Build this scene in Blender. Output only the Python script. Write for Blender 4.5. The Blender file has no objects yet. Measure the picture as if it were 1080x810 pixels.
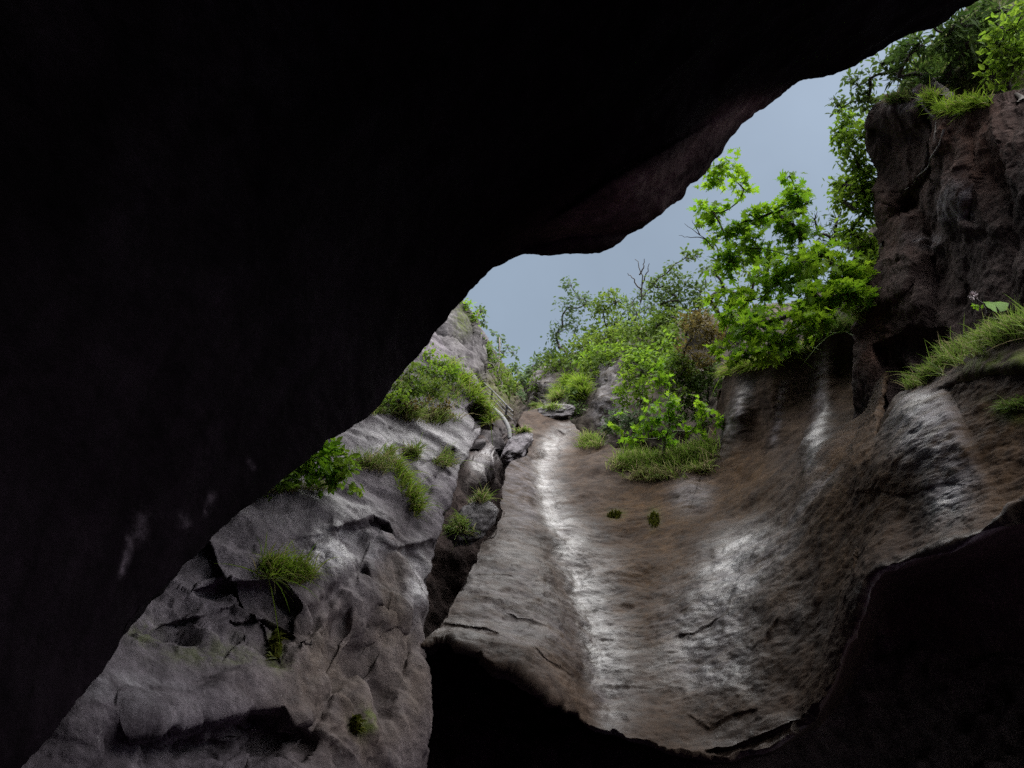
import bpy, math, random
import numpy as np

# ------------------------------------------------------------------ basics
S = bpy.context.scene
COL = S.collection
RNG = np.random.default_rng(7)
HFOV = math.radians(65.0)
PITCH = math.radians(32.0)
CAM = np.array([0.0, 0.0, 1.6])
F = 540.0 / math.tan(HFOV / 2)
FWD = np.array([0, math.cos(PITCH), math.sin(PITCH)])
UPV = np.array([0, -math.sin(PITCH), math.cos(PITCH)])
RGT = np.array([1.0, 0, 0])


def ray(px, py):
    px = np.asarray(px, float); py = np.asarray(py, float)
    v = FWD + ((px - 540) / F)[..., None] * RGT + ((405 - py) / F)[..., None] * UPV
    return v / np.linalg.norm(v, axis=-1, keepdims=True)


def at(px, py, d):
    """bearing + distance (metres from where the photographer stood) -> point in the gorge"""
    return CAM + ray(px, py) * np.asarray(d, float)[..., None]


def project(P):
    q = P - CAM
    z = np.maximum(q @ FWD, 1e-3)
    return 540 + F * (q @ RGT) / z, 405 - F * (q @ UPV) / z


# ------------------------------------------------------------------ noise
_perm = np.random.default_rng(3).permutation(256)
_perm = np.concatenate([_perm, _perm, _perm])
_grad = np.array([[1,1,0],[-1,1,0],[1,-1,0],[-1,-1,0],[1,0,1],[-1,0,1],[1,0,-1],[-1,0,-1],
                  [0,1,1],[0,-1,1],[0,1,-1],[0,-1,-1],[1,1,0],[0,-1,1],[-1,1,0],[0,-1,-1]], float)


def perlin(p):
    i = np.floor(p).astype(int); f = p - i
    u = f * f * f * (f * (f * 6 - 15) + 10)
    X, Y, Z = i[:, 0] & 255, i[:, 1] & 255, i[:, 2] & 255

    def g(dx, dy, dz):
        h = _perm[_perm[_perm[X + dx] + Y + dy] + Z + dz] & 15
        gr = _grad[h]
        return gr[:, 0] * (f[:, 0] - dx) + gr[:, 1] * (f[:, 1] - dy) + gr[:, 2] * (f[:, 2] - dz)
    l = lambda a, b, t: a + (b - a) * t
    x00 = l(g(0,0,0), g(1,0,0), u[:, 0]); x10 = l(g(0,1,0), g(1,1,0), u[:, 0])
    x01 = l(g(0,0,1), g(1,0,1), u[:, 0]); x11 = l(g(0,1,1), g(1,1,1), u[:, 0])
    return l(l(x00, x10, u[:, 1]), l(x01, x11, u[:, 1]), u[:, 2])


def fbm(p, octv=4, lac=2.03, gain=0.5):
    s = np.zeros(len(p)); a = 1.0
    for k in range(octv):
        s += a * perlin(p + 17.3 * k); p = p * lac; a *= gain
    return s


def ridged(p, octv=3, gain=0.5):
    s = np.zeros(len(p)); a = 1.0
    for k in range(octv):
        s += a * (1 - 2.2 * np.abs(perlin(p + 31.7 * k))); p = p * 2.07; a *= gain
    return s


def facets(p, seed=0, tilt=1.0):
    """broken rock: every Voronoi cell is a tilted, offset facet"""
    i = np.floor(p).astype(int)
    best = np.full(len(p), 1e9); val = np.zeros(len(p)); sec = np.full(len(p), 1e9); val2 = np.zeros(len(p))
    for dx in (-1, 0, 1):
        for dy in (-1, 0, 1):
            for dz in (-1, 0, 1):
                c = i + np.array([dx, dy, dz])
                h = _perm[_perm[_perm[c[:, 0] & 255] + (c[:, 1] & 255)] + ((c[:, 2] + seed) & 255)]
                r = np.stack([_perm[h + k * 7] for k in range(7)], -1) / 255.0
                q = p - (c + 0.15 + 0.7 * r[:, :3])
                d = (q ** 2).sum(1)
                m = d < best
                v = (r[:, 3] - 0.5) + tilt * (q * (r[:, 4:7] - 0.5) * 2).sum(1)
                m2 = ~m & (d < sec)
                sec = np.where(m, best, np.where(m2, d, sec)); val2 = np.where(m, val, np.where(m2, v, val2))
                best = np.where(m, d, best); val = np.where(m, v, val)
    t = np.clip((np.sqrt(sec) - np.sqrt(best)) / 0.12, 0, 1); t = t * t * (3 - 2 * t)
    return val + (val2 - val) * 0.5 * (1 - t)


def dfac(freq, amp, stretch=(1, 1, 1), rot=None, seed=0, tilt=1.0):
    st = np.array(stretch)
    def g(p):
        q = (p @ rot.T if rot is not None else p) * st * freq
        q = q + 0.18 * np.stack([perlin(q * 1.3 + 3), perlin(q * 1.3 + 11), perlin(q * 1.3 + 23)], -1)
        return amp * facets(q, seed, tilt)
    return g


# ------------------------------------------------------------------ mesh helper
def link(name, V, faces, mat, parent=None, smooth=True, attrs=None, loc=None):
    """V (n,3) world points, faces: list of int arrays (m,k). One mesh object."""
    V = np.asarray(V, float)
    if loc is not None:
        V = V - np.asarray(loc)
    me = bpy.data.meshes.new(name)
    me.vertices.add(len(V)); me.vertices.foreach_set('co', V.astype(np.float32).ravel())
    loops = np.concatenate([np.asarray(f).ravel() for f in faces])
    counts = np.concatenate([np.full(len(f), np.asarray(f).shape[1]) for f in faces])
    starts = np.concatenate([[0], np.cumsum(counts)[:-1]])
    me.loops.add(len(loops)); me.loops.foreach_set('vertex_index', loops.astype(np.int32))
    me.polygons.add(len(counts)); me.polygons.foreach_set('loop_start', starts.astype(np.int32))
    me.polygons.foreach_set('loop_total', counts.astype(np.int32))
    me.polygons.foreach_set('use_smooth', np.full(len(counts), smooth))
    me.update(calc_edges=True)
    me.validate()
    for an, arr in (attrs or {}).items():
        a = me.attributes.new(an, 'FLOAT_COLOR', 'POINT')
        a.data.foreach_set('color', np.asarray(arr, np.float32).ravel())
    me.materials.append(mat)
    o = bpy.data.objects.new(name, me); COL.objects.link(o)
    if parent is not None:
        o.parent = parent
    elif loc is not None:
        o.location = loc
    return o


def tag(o, label=None, cat=None, group=None, kind=None):
    if label: o['label'] = label
    if cat: o['category'] = cat
    if group: o['group'] = group
    if kind: o['kind'] = kind
    return o


def thing(name, label, cat, loc, group=None):
    o = bpy.data.objects.new(name, None); COL.objects.link(o)
    o.location = loc; o.empty_display_size = 0.1
    return tag(o, label, cat, group)


# ------------------------------------------------------------------ materials
def nodes(name):
    m = bpy.data.materials.new(name); m.use_nodes = True
    nt = m.node_tree; nt.nodes.clear()
    return m, nt, nt.nodes, nt.links


def rock_mat(name, dark, light, brown=(0.13, 0.085, 0.052), pale=(0.40, 0.39, 0.42), scale=1.0, rough=0.78, bump=0.6, spec=0.10, speck=0.30):
    m, nt, N, L = nodes(name)
    out = N.new('ShaderNodeOutputMaterial'); b = N.new('ShaderNodeBsdfPrincipled')
    L.new(b.outputs[0], out.inputs[0])
    tc = N.new('ShaderNodeTexCoord')

    def mapping(sc, rot=(0, 0, 0)):
        mp = N.new('ShaderNodeMapping'); mp.inputs['Scale'].default_value = sc
        mp.inputs['Rotation'].default_value = rot
        L.new(tc.outputs['Object'], mp.inputs[0]); return mp.outputs[0]

    def noise(vec, sc, det=8, rg=0.6, dist=0.0):
        n = N.new('ShaderNodeTexNoise'); n.inputs['Scale'].default_value = sc
        n.inputs['Detail'].default_value = det; n.inputs['Roughness'].default_value = rg
        n.inputs['Distortion'].default_value = dist
        L.new(vec, n.inputs['Vector']); return n.outputs['Fac']

    def rng(v, a, b2, c, d):
        r = N.new('ShaderNodeMapRange'); L.new(v, r.inputs['Value'])
        for k, x in zip(('From Min', 'From Max', 'To Min', 'To Max'), (a, b2, c, d)):
            r.inputs[k].default_value = x
        return r.outputs[0]

    def mix(fac, a, b2, mode='MIX'):
        x = N.new('ShaderNodeMix'); x.data_type = 'RGBA'; x.blend_type = mode
        for sock, v in ((x.inputs[0], fac), (x.inputs[6], a), (x.inputs[7], b2)):
            if isinstance(v, (int, float)): sock.default_value = v
            elif isinstance(v, tuple): sock.default_value = (*v, 1)
            else: L.new(v, sock)
        return x.outputs[2]

    def math_(op, a, b2):
        x = N.new('ShaderNodeMath'); x.operation = op; x.use_clamp = False
        for sock, v in ((x.inputs[0], a), (x.inputs[1], b2)):
            if isinstance(v, (int, float)): sock.default_value = v
            else: L.new(v, sock)
        return x.outputs[0]

    iso = mapping((scale,) * 3)
    strk = mapping((2.2 * scale, 2.2 * scale, 0.35 * scale))
    flow = mapping((0.9 * scale, 1.2 * scale, 2.4 * scale), (0.5, 0.35, 0.2))
    big = noise(iso, 0.9, 6, 0.6, 0.6)
    col = mix(rng(big, 0.32, 0.68, 0, 1), dark, light)
    at_ = N.new('ShaderNodeAttribute'); at_.attribute_name = 'paint'
    sep = N.new('ShaderNodeSeparateColor'); L.new(at_.outputs['Color'], sep.inputs[0])
    fine = noise(iso, 11, 12, 0.72)
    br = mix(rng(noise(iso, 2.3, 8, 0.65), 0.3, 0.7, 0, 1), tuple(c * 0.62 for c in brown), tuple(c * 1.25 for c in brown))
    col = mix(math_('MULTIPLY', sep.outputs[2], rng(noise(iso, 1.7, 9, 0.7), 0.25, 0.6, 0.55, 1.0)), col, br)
    pm = math_('MULTIPLY', sep.outputs[1], rng(noise(flow, 3.0, 10, 0.72), 0.40, 0.60, 0.0, 1.0))
    col = mix(pm, col, pale)
    col = mix(1.0, col, mix(rng(fine, 0.3, 0.7, 0, 1), (0.55, 0.55, 0.55), (1.35, 1.35, 1.35)), 'MULTIPLY')
    sk = noise(strk, 1.3, 9, 0.62, 0.4)
    col = mix(1.0, col, mix(rng(sk, 0.34, 0.62, 0, 1), (0.52, 0.50, 0.52), (1.12, 1.12, 1.12)), 'MULTIPLY')
    # speckles of lichen and grit
    sp = noise(iso, 38, 4, 0.5)
    col = mix(rng(sp, 0.66, 0.74, 0, speck), col, (0.34, 0.33, 0.34))
    mossn = rng(noise(iso, 7, 8, 0.7), 0.40, 0.56, 0, 1)
    col = mix(math_('MULTIPLY', at_.outputs['Alpha'], mossn), col, (0.075, 0.095, 0.018))
    wet = math_('MULTIPLY', sep.outputs[0], rng(noise(flow, 1.6, 8, 0.65), 0.30, 0.58, 0.25, 1.0))
    col = mix(wet, col, mix(1.0, col, (0.62, 0.60, 0.60), 'MULTIPLY'))
    wet = math_('MULTIPLY', wet, rng(sep.outputs[2], 0, 1, 1.0, 0.35))
    L.new(col, b.inputs['Base Color'])
    rr = rng(wet, 0, 1, rough, 0.16)
    rr = math_('ADD', rr, rng(fine, 0.3, 0.7, -0.08, 0.10))
    L.new(rr, b.inputs['Roughness'])
    L.new(rng(wet, 0, 1, spec, 1.0), b.inputs['Specular IOR Level'])
    # relief: grain, flow ripples and hairline cracks
    h = math_('ADD', math_('MULTIPLY', noise(iso, 4.5, 15, 0.62), 1.0), math_('MULTIPLY', noise(flow, 2.0, 7, 0.55), 0.45))
    ck = N.new('ShaderNodeTexNoise'); ck.inputs['Scale'].default_value = 1.5; ck.inputs['Detail'].default_value = 7
    ck.inputs['Roughness'].default_value = 0.55; ck.inputs['Distortion'].default_value = 0.8
    L.new(flow, ck.inputs['Vector'])
    crack = rng(math_('ABSOLUTE', math_('SUBTRACT', ck.outputs['Fac'], 0.5), 0), 0.0, 0.012, -0.05, 0.0)
    h = math_('ADD', h, crack)
    bp = N.new('ShaderNodeBump'); bp.inputs['Strength'].default_value = bump; bp.inputs['Distance'].default_value = 0.11
    L.new(rng(wet, 0, 1, bump, bump * 0.5), bp.inputs['Strength'])
    L.new(h, bp.inputs['Height']); L.new(bp.outputs[0], b.inputs['Normal'])
    return m


def leaf_mat(name, a, b2, dry=None, trans=0.5, gloss=0.03):
    m, nt, N, L = nodes(name)
    out = N.new('ShaderNodeOutputMaterial')
    at_ = N.new('ShaderNodeAttribute'); at_.attribute_name = 'tint'
    sep = N.new('ShaderNodeSeparateColor'); L.new(at_.outputs['Color'], sep.inputs[0])
    x = N.new('ShaderNodeMix'); x.data_type = 'RGBA'
    L.new(sep.outputs[0], x.inputs[0]); x.inputs[6].default_value = (*a, 1); x.inputs[7].default_value = (*b2, 1)
    c = x.outputs[2]
    if dry:
        y = N.new('ShaderNodeMix'); y.data_type = 'RGBA'
        L.new(sep.outputs[1], y.inputs[0]); L.new(c, y.inputs[6]); y.inputs[7].default_value = (*dry, 1)
        c = y.outputs[2]
    tcx = N.new('ShaderNodeTexCoord'); nz = N.new('ShaderNodeTexNoise'); nz.inputs['Scale'].default_value = 14; nz.inputs['Detail'].default_value = 4
    L.new(tcx.outputs['Object'], nz.inputs['Vector'])
    mr = N.new('ShaderNodeMapRange'); L.new(nz.outputs['Fac'], mr.inputs[0]); mr.inputs[1].default_value = 0.3; mr.inputs[2].default_value = 0.7
    mr.inputs[3].default_value = 0.75; mr.inputs[4].default_value = 1.2
    mm = N.new('ShaderNodeMix'); mm.data_type = 'RGBA'; mm.blend_type = 'MULTIPLY'; mm.inputs[0].default_value = 1
    L.new(c, mm.inputs[6]); L.new(mr.outputs[0], mm.inputs[7]); c = mm.outputs[2]
    df = N.new('ShaderNodeBsdfDiffuse'); tr = N.new('ShaderNodeBsdfTranslucent'); gl = N.new('ShaderNodeBsdfGlossy')
    gl.inputs['Roughness'].default_value = 0.45
    L.new(c, df.inputs[0]); L.new(c, tr.inputs[0])
    m1 = N.new('ShaderNodeMixShader'); m1.inputs[0].default_value = trans
    L.new(df.outputs[0], m1.inputs[1]); L.new(tr.outputs[0], m1.inputs[2])
    m2 = N.new('ShaderNodeMixShader'); m2.inputs[0].default_value = gloss
    L.new(m1.outputs[0], m2.inputs[1]); L.new(gl.outputs[0], m2.inputs[2]); gl.inputs[0].default_value = (0.6, 0.65, 0.6, 1)
    L.new(m2.outputs[0], out.inputs[0])
    return m


def plain_mat(name, a, b2, sc=8.0, rough=0.8, metal=0.0):
    m, nt, N, L = nodes(name)
    out = N.new('ShaderNodeOutputMaterial'); b = N.new('ShaderNodeBsdfPrincipled'); L.new(b.outputs[0], out.inputs[0])
    tc = N.new('ShaderNodeTexCoord'); n = N.new('ShaderNodeTexNoise'); n.inputs['Scale'].default_value = sc; n.inputs['Detail'].default_value = 6
    L.new(tc.outputs['Object'], n.inputs['Vector'])
    x = N.new('ShaderNodeMix'); x.data_type = 'RGBA'; L.new(n.outputs['Fac'], x.inputs[0])
    x.inputs[6].default_value = (*a, 1); x.inputs[7].default_value = (*b2, 1)
    L.new(x.outputs[2], b.inputs['Base Color']); b.inputs['Roughness'].default_value = rough; b.inputs['Metallic'].default_value = metal
    bp = N.new('ShaderNodeBump'); bp.inputs['Strength'].default_value = 0.4; bp.inputs['Distance'].default_value = 0.02
    L.new(n.outputs['Fac'], bp.inputs['Height']); L.new(bp.outputs[0], b.inputs['Normal'])
    return m


M = dict(
    overhang=rock_mat('overhang_rock', (0.003, 0.0015, 0.003), (0.009, 0.006, 0.009), brown=(0.22, 0.160, 0.148), pale=(0.16, 0.13, 0.16), rough=0.95, bump=0.30, spec=0.04, speck=0.0),  # brown here carries the lit tone of the edge facet
    slab=rock_mat('slab_rock', (0.028, 0.021, 0.018), (0.088, 0.069, 0.061), brown=(0.074, 0.043, 0.021), pale=(0.24, 0.228, 0.25), rough=0.78, bump=0.36, speck=0.08, spec=0.06),
    left=rock_mat('left_rock', (0.060, 0.050, 0.059), (0.172, 0.152, 0.172), brown=(0.13, 0.10, 0.078), rough=0.75, bump=0.55, spec=0.12),
    crag=rock_mat('crag_rock', (0.038, 0.027, 0.025), (0.088, 0.066, 0.061), brown=(0.088, 0.047, 0.034), rough=0.92, bump=0.8),
    far=rock_mat('far_rock', (0.05, 0.045, 0.047), (0.13, 0.12, 0.125), rough=0.85, bump=0.7),
    soil=rock_mat('slope_soil', (0.045, 0.038, 0.03), (0.10, 0.085, 0.07), rough=0.9, bump=0.8),
    bed=rock_mat('bed_rock', (0.034, 0.013, 0.046), (0.075, 0.036, 0.095), rough=0.8, bump=0.8),
    maple=leaf_mat('maple_leaf', (0.125, 0.285, 0.014), (0.285, 0.455, 0.024), trans=0.6),
    yellow=leaf_mat('yellow_green_leaf', (0.11, 0.22, 0.016), (0.24, 0.36, 0.035), trans=0.55),
    mid=leaf_mat('mid_green_leaf', (0.075, 0.14, 0.017), (0.175, 0.245, 0.036), trans=0.5),
    dark=leaf_mat('dark_green_leaf', (0.05, 0.098, 0.02), (0.12, 0.18, 0.042), trans=0.45),
    grey=leaf_mat('grey_green_leaf', (0.065, 0.11, 0.045), (0.13, 0.19, 0.085), trans=0.45),
    russet=leaf_mat('russet_leaf', (0.09, 0.075, 0.022), (0.19, 0.15, 0.045), trans=0.45),
    grass=leaf_mat('grass_blade', (0.12, 0.205, 0.028), (0.25, 0.36, 0.065), dry=(0.36, 0.30, 0.17), trans=0.45),
    grassb=leaf_mat('bright_grass_blade', (0.12, 0.22, 0.016), (0.26, 0.37, 0.04), dry=(0.30, 0.25, 0.11), trans=0.5),
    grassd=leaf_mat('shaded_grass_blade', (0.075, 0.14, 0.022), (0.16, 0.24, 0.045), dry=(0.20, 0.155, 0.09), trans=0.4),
    moss=leaf_mat('moss', (0.05, 0.065, 0.008), (0.12, 0.12, 0.02), trans=0.2),
    bark=plain_mat('bark', (0.035, 0.028, 0.024), (0.10, 0.085, 0.075), 20),
    twig=plain_mat('grey_twig', (0.10, 0.09, 0.085), (0.22, 0.20, 0.19), 20),
    steel=plain_mat('weathered_steel', (0.045, 0.045, 0.048), (0.085, 0.085, 0.088), 15, 0.7, 0.0),
    petal=plain_mat('petal', (0.45, 0.38, 0.40), (0.65, 0.58, 0.6), 30),
)


# ------------------------------------------------------------------ rock sheets
def resample(poly, n):
    p = np.asarray(poly, float)
    seg = np.linalg.norm(np.diff(p[:, :2], axis=0), axis=1)
    t = np.concatenate([[0], np.cumsum(seg)]); t /= t[-1]
    # monotone smooth interpolation (Catmull-Rom tangents, blended with linear to avoid overshoot)
    u = np.linspace(0, 1, n)
    out = np.empty((n, p.shape[1]))
    k = np.clip(np.searchsorted(t, u, 'right') - 1, 0, len(t) - 2)
    h = t[k + 1] - t[k]; s = (u - t[k]) / h
    for c in range(p.shape[1]):
        m = np.gradient(p[:, c], t)
        y0, y1, m0, m1 = p[k, c], p[k + 1, c], m[k] * h * 0.8, m[k + 1] * h * 0.8
        s2, s3 = s * s, s * s * s
        out[:, c] = (2*s3 - 3*s2 + 1)*y0 + (s3 - 2*s2 + s)*m0 + (-2*s3 + 3*s2)*y1 + (s3 - s2)*m1
    return out


def rbf(pts, x, y):
    p = np.asarray(pts, float); n = len(p)
    c = p[:, :2] / 200.0; v = np.log(p[:, 2])

    def ker(r2):
        return 0.5 * r2 * np.log(r2 + 1e-9)
    d2 = ((c[:, None] - c[None]) ** 2).sum(-1)
    A = np.zeros((n + 3, n + 3)); A[:n, :n] = ker(d2) + 0.01 * np.eye(n)
    A[:n, n] = 1; A[:n, n + 1:] = c; A[n, :n] = 1; A[n + 1:, :n] = c.T
    w = np.linalg.solve(A, np.concatenate([v, [0, 0, 0]]))
    X = np.stack([x.ravel() / 200.0, y.ravel() / 200.0], 1)
    o = w[n] + X @ w[n + 1:]
    for i in range(n):
        o += w[i] * ker(((X - c[i]) ** 2).sum(1))
    return np.exp(np.clip(o, math.log(1.5), math.log(70))).reshape(x.shape)


def polydist(poly, x, y):
    """signed distance to a polyline (positive on its right-hand side as drawn: below a line drawn left to right) and parameter 0..1"""
    p = np.asarray(poly, float)[:, :2]
    seg = np.linalg.norm(np.diff(p, axis=0), axis=1); cum = np.concatenate([[0], np.cumsum(seg)])
    best = np.full(x.shape, 1e18); sg = np.ones(x.shape); tt = np.zeros(x.shape)
    for i in range(len(p) - 1):
        d = p[i + 1] - p[i]; L2 = (d ** 2).sum()
        u = np.clip(((x - p[i, 0]) * d[0] + (y - p[i, 1]) * d[1]) / L2, 0, 1)
        qx, qy = x - p[i, 0] - u * d[0], y - p[i, 1] - u * d[1]
        dd = qx * qx + qy * qy
        m = dd < best
        best = np.where(m, dd, best)
        sg = np.where(m, np.sign(d[0] * qy - d[1] * qx), sg)
        tt = np.where(m, (cum[i] + u * seg[i]) / cum[-1], tt)
    return np.sqrt(best) * sg, tt


def sstep(a, b, x):
    t = np.clip((x - a) / (b - a), 0, 1); return t * t * (3 - 2 * t)


def taper(t, e=0.12):
    return sstep(-0.001, e, t) * sstep(-0.001, e, 1 - t)


def f_undercut(poly, amp, w=4, decay=40, up=0.0):
    def g(x, y):
        s, t = polydist(poly, x, y)
        sp = np.maximum(s, 0)
        r = amp * (1 - np.exp(-sp / w)) * np.exp(-sp / decay) * taper(t)
        if up:  # rounded lip bulging out above the undercut
            r = r - up * np.exp(-(s / (decay * 0.6)) ** 2) * taper(t)
        return r
    return g


def f_groove(poly, amp, w):
    def g(x, y):
        s, t = polydist(poly, x, y)
        ww = w if np.isscalar(w) else np.interp(t, np.linspace(0, 1, len(w)), w)
        return amp * np.exp(-(s / ww) ** 2) * taper(t, 0.08)
    return g


def f_step(poly, amps, w=3):
    def g(x, y):
        s, t = polydist(poly, x, y)
        a = np.interp(t, np.linspace(0, 1, len(amps)), amps)
        return a * sstep(-w, w, -s)
    return g


def f_bump(cx, cy, rx, ry, amp, rot=0.0):
    c, s = math.cos(math.radians(rot)), math.sin(math.radians(rot))
    def g(x, y):
        u, v = (x - cx) * c + (y - cy) * s, -(x - cx) * s + (y - cy) * c
        return amp * np.exp(-(u / rx) ** 2 - (v / ry) ** 2)
    return g


def p_line(poly, w, val=1.0):
    def g(x, y):
        s, t = polydist(poly, x, y)
        ww = w if np.isscalar(w) else np.interp(t, np.linspace(0, 1, len(w)), w)
        return val * np.exp(-(s / ww) ** 2) * (0.35 + 0.65 * taper(t, 0.1))
    return g


def p_side(poly, wl, wr, val=1.0):
    """mask along a line, spreading wl to its left and wr to its right (as drawn)"""
    def g(x, y):
        s, t = polydist(poly, x, y)
        w_ = np.where(s < 0, wl, np.interp(t, np.linspace(0, 1, len(wr)), wr))
        return val * np.exp(-(s / w_) ** 2) * (0.4 + 0.6 * taper(t, 0.1))
    return g


def p_blob(cx, cy, rx, ry, val=1.0, rot=0.0):
    b = f_bump(cx, cy, rx, ry, 1.0, rot)
    return lambda x, y: val * np.clip(1.6 * b(x, y), 0, 1)


SHEETS = {}


def sheet(name, label, A, B, pts, mat, nA=300, nB=220, feats=(), paint=None, disp=(), fade=0.0,
          rollA=(), rollB=(), roll0=(), roll1=(), shape=None, cat='rock face', ease=1.0, ragged=0.0, rugged=0.0):
    """Rock face lofted between rim A and rim B (bearings), distances from survey points, carved by feats,
    then broken up by solid noise. rolls carry the rims round the back so that the mass has thickness."""
    a, b = resample(A, nA), resample(B, nA)
    if ragged:
        k_ = np.arange(nA) * 1.0; q_ = np.stack([k_ / 26, k_ * 0, k_ * 0 + 3.3], -1)
        b = b + np.stack([fbm(q_ + 40, 5, gain=0.6), fbm(q_, 5, gain=0.6)], -1) * ragged * np.interp(np.linspace(0, 1, nA), [0, 0.3, 0.42, 1], [1, 0.9, 0.22, 0.18])[:, None]
    if rugged:
        k_ = np.arange(nA) * 1.0; q_ = np.stack([k_ / 17, k_ * 0, k_ * 0 + 8.3], -1)
        a = a + np.stack([ridged(q_ + 40, 5, gain=0.6), ridged(q_, 5, gain=0.6)], -1) * rugged
    v = np.linspace(0, 1, nB)[:, None] ** ease
    x = a[:, 0] * (1 - v) + b[:, 0] * v; y = a[:, 1] * (1 - v) + b[:, 1] * v      # rows v (A->B), cols u
    if shape is not None:
        x, y = shape(x, y)
    d = rbf(pts, x, y)
    for f in feats:
        d = d + f(x, y)
    masks = [np.zeros(x.shape) for _ in range(4)]
    for k, fs in (paint or {}).items():
        for f in fs:
            masks['wpbm'.index(k)] = np.maximum(masks['wpbm'.index(k)], np.clip(f(x, y), 0, 1))

    def grow(side, rolls):
        nonlocal x, y, d, masks
        for (dx, dy, da) in rolls:
            if side == 'A': e = (slice(0, 1), slice(None)); ax = 0; first = True
            if side == 'B': e = (slice(-1, None), slice(None)); ax = 0; first = False
            if side == '0': e = (slice(None), slice(0, 1)); ax = 1; first = True
            if side == '1': e = (slice(None), slice(-1, None)); ax = 1; first = False
            nx, ny, nd = x[e] + dx, y[e] + dy, d[e] + da
            if side == 'B' and ragged:
                def sm(a, k=4):
                    f_ = a.ravel(); p_ = np.concatenate([np.full(k, f_[0]), f_, np.full(k, f_[-1])])
                    return np.convolve(p_, np.ones(2 * k + 1) / (2 * k + 1), 'valid').reshape(a.shape)
                nd = sm(nd); step_ = getattr(grow, 'n', 0) + 1; grow.n = step_
                if step_ % 5 == 0: nx, ny = sm(nx), sm(ny)
            cat_ = lambda o, n: np.concatenate([n, o] if first else [o, n], axis=ax)
            x, y, d = cat_(x, nx), cat_(y, ny), cat_(d, nd)
            masks = [cat_(m, m[e]) for m in masks]

    def dense(r, n=14):
        out = []
        for (dx, dy, da) in r:
            k = n if da > 0.6 else 2
            out += [(dx / k, dy / k, da / k)] * k
        return out
    grow('A', dense(rollA)); grow('B', dense(rollB)); grow('0', dense(roll0)); grow('1', dense(roll1))
    P = at(x, y, np.maximum(d, 1.2))
    R, C = x.shape

    def normals(P):
        du = np.gradient(P, axis=1); dv = np.gradient(P, axis=0)
        n = np.cross(du, dv); n /= np.maximum(np.linalg.norm(n, axis=-1, keepdims=True), 1e-9)
        if ((CAM - P) * n).sum(-1).mean() < 0: n = -n
        return n
    n = normals(P)
    for _ in range(3):      # displace along softened normals so that ledges do not comb
        q_ = np.pad(n, ((2, 2), (2, 2), (0, 0)), mode='edge')
        n = sum(q_[i:i + R, j:j + C] for i in range(5) for j in range(5)) / 25.0
    n /= np.maximum(np.linalg.norm(n, axis=-1, keepdims=True), 1e-9)
    flat = P.reshape(-1, 3)
    tot = np.zeros(len(flat))
    for fn in disp:
        if isinstance(fn, tuple):
            w_ = np.clip(sum(g(x, y) for g in fn[1]), 0, 1).ravel()
            tot += fn[0](flat) * w_
        else:
            tot += fn(flat)
    damp = np.ones((R, C))
    if ragged:
        damp[nB + sum(14 if r_[2] > 0.6 else 2 for r_ in rollA) + 2:] = 0.3
    P = P + n * (tot.reshape(R, C) * damp)[..., None]
    n = normals(P)
    idx = np.arange(R * C).reshape(R, C)
    q = np.stack([idx[:-1, :-1], idx[:-1, 1:], idx[1:, 1:], idx[1:, :-1]], -1).reshape(-1, 4)
    # face the camera side
    f0 = q[len(q) // 2]; pf = P.reshape(-1, 3)
    if np.dot(np.cross(pf[f0[1]] - pf[f0[0]], pf[f0[2]] - pf[f0[0]]), CAM - pf[f0[0]]) < 0:
        q = q[:, ::-1]
    o = link(name, pf, [q], mat, attrs={'paint': np.stack([m.ravel() for m in masks], -1)})
    tag(o, label, cat, kind='structure')
    px, py = project(pf)
    SHEETS[name] = (px.reshape(R, C), py.reshape(R, C), P, n)
    return o


def on(sheet_name, xs, ys):
    """points and normals on a rock face in the given bearings"""
    px, py, P, n = SHEETS[sheet_name]
    px, py, P, n = px.ravel(), py.ravel(), P.reshape(-1, 3), n.reshape(-1, 3)
    xs, ys = np.atleast_1d(xs), np.atleast_1d(ys)
    x0, x1, y0, y1 = xs.min() - 25, xs.max() + 25, ys.min() - 25, ys.max() + 25
    sel = np.where((px > x0) & (px < x1) & (py > y0) & (py < y1))[0]
    if len(sel) == 0: sel = np.arange(len(px))
    dist = np.linalg.norm(P[sel] - CAM, axis=1)
    out = []
    for a, b in zip(xs, ys):
        r2 = (px[sel] - a) ** 2 + (py[sel] - b) ** 2
        near = np.where(r2 < max(9.0, r2.min() * 1.2))[0]
        out.append(sel[near[np.argmin(dist[near])]])
    return P[out], n[out]


def dn(freq, amp, octv=4, gain=0.5, stretch=(1, 1, 1), off=0.0):
    st = np.array(stretch)
    return lambda p: amp * fbm(p * st * freq + off, octv, gain=gain)


def dr(freq, amp, octv=3, stretch=(1, 1, 1), off=5.0):
    st = np.array(stretch)
    return lambda p: amp * ridged(p * st * freq + off, octv)


def dcrack(freq, amp, w=0.05, stretch=(1, 1, 1), off=9.0, rot=None):
    st = np.array(stretch)
    def g(p):
        q = (p @ rot.T if rot is not None else p) * st * freq + off
        n = np.abs(fbm(q, 3)); return -amp * np.exp(-(n / w) ** 2)
    return g


def rotm(ax, ay, az):
    ax, ay, az = map(math.radians, (ax, ay, az))
    rx = np.array([[1,0,0],[0,math.cos(ax),-math.sin(ax)],[0,math.sin(ax),math.cos(ax)]])
    ry = np.array([[math.cos(ay),0,math.sin(ay)],[0,1,0],[-math.sin(ay),0,math.cos(ay)]])
    rz = np.array([[math.cos(az),-math.sin(az),0],[math.sin(az),math.cos(az),0],[0,0,1]])
    return rz @ ry @ rx


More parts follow.
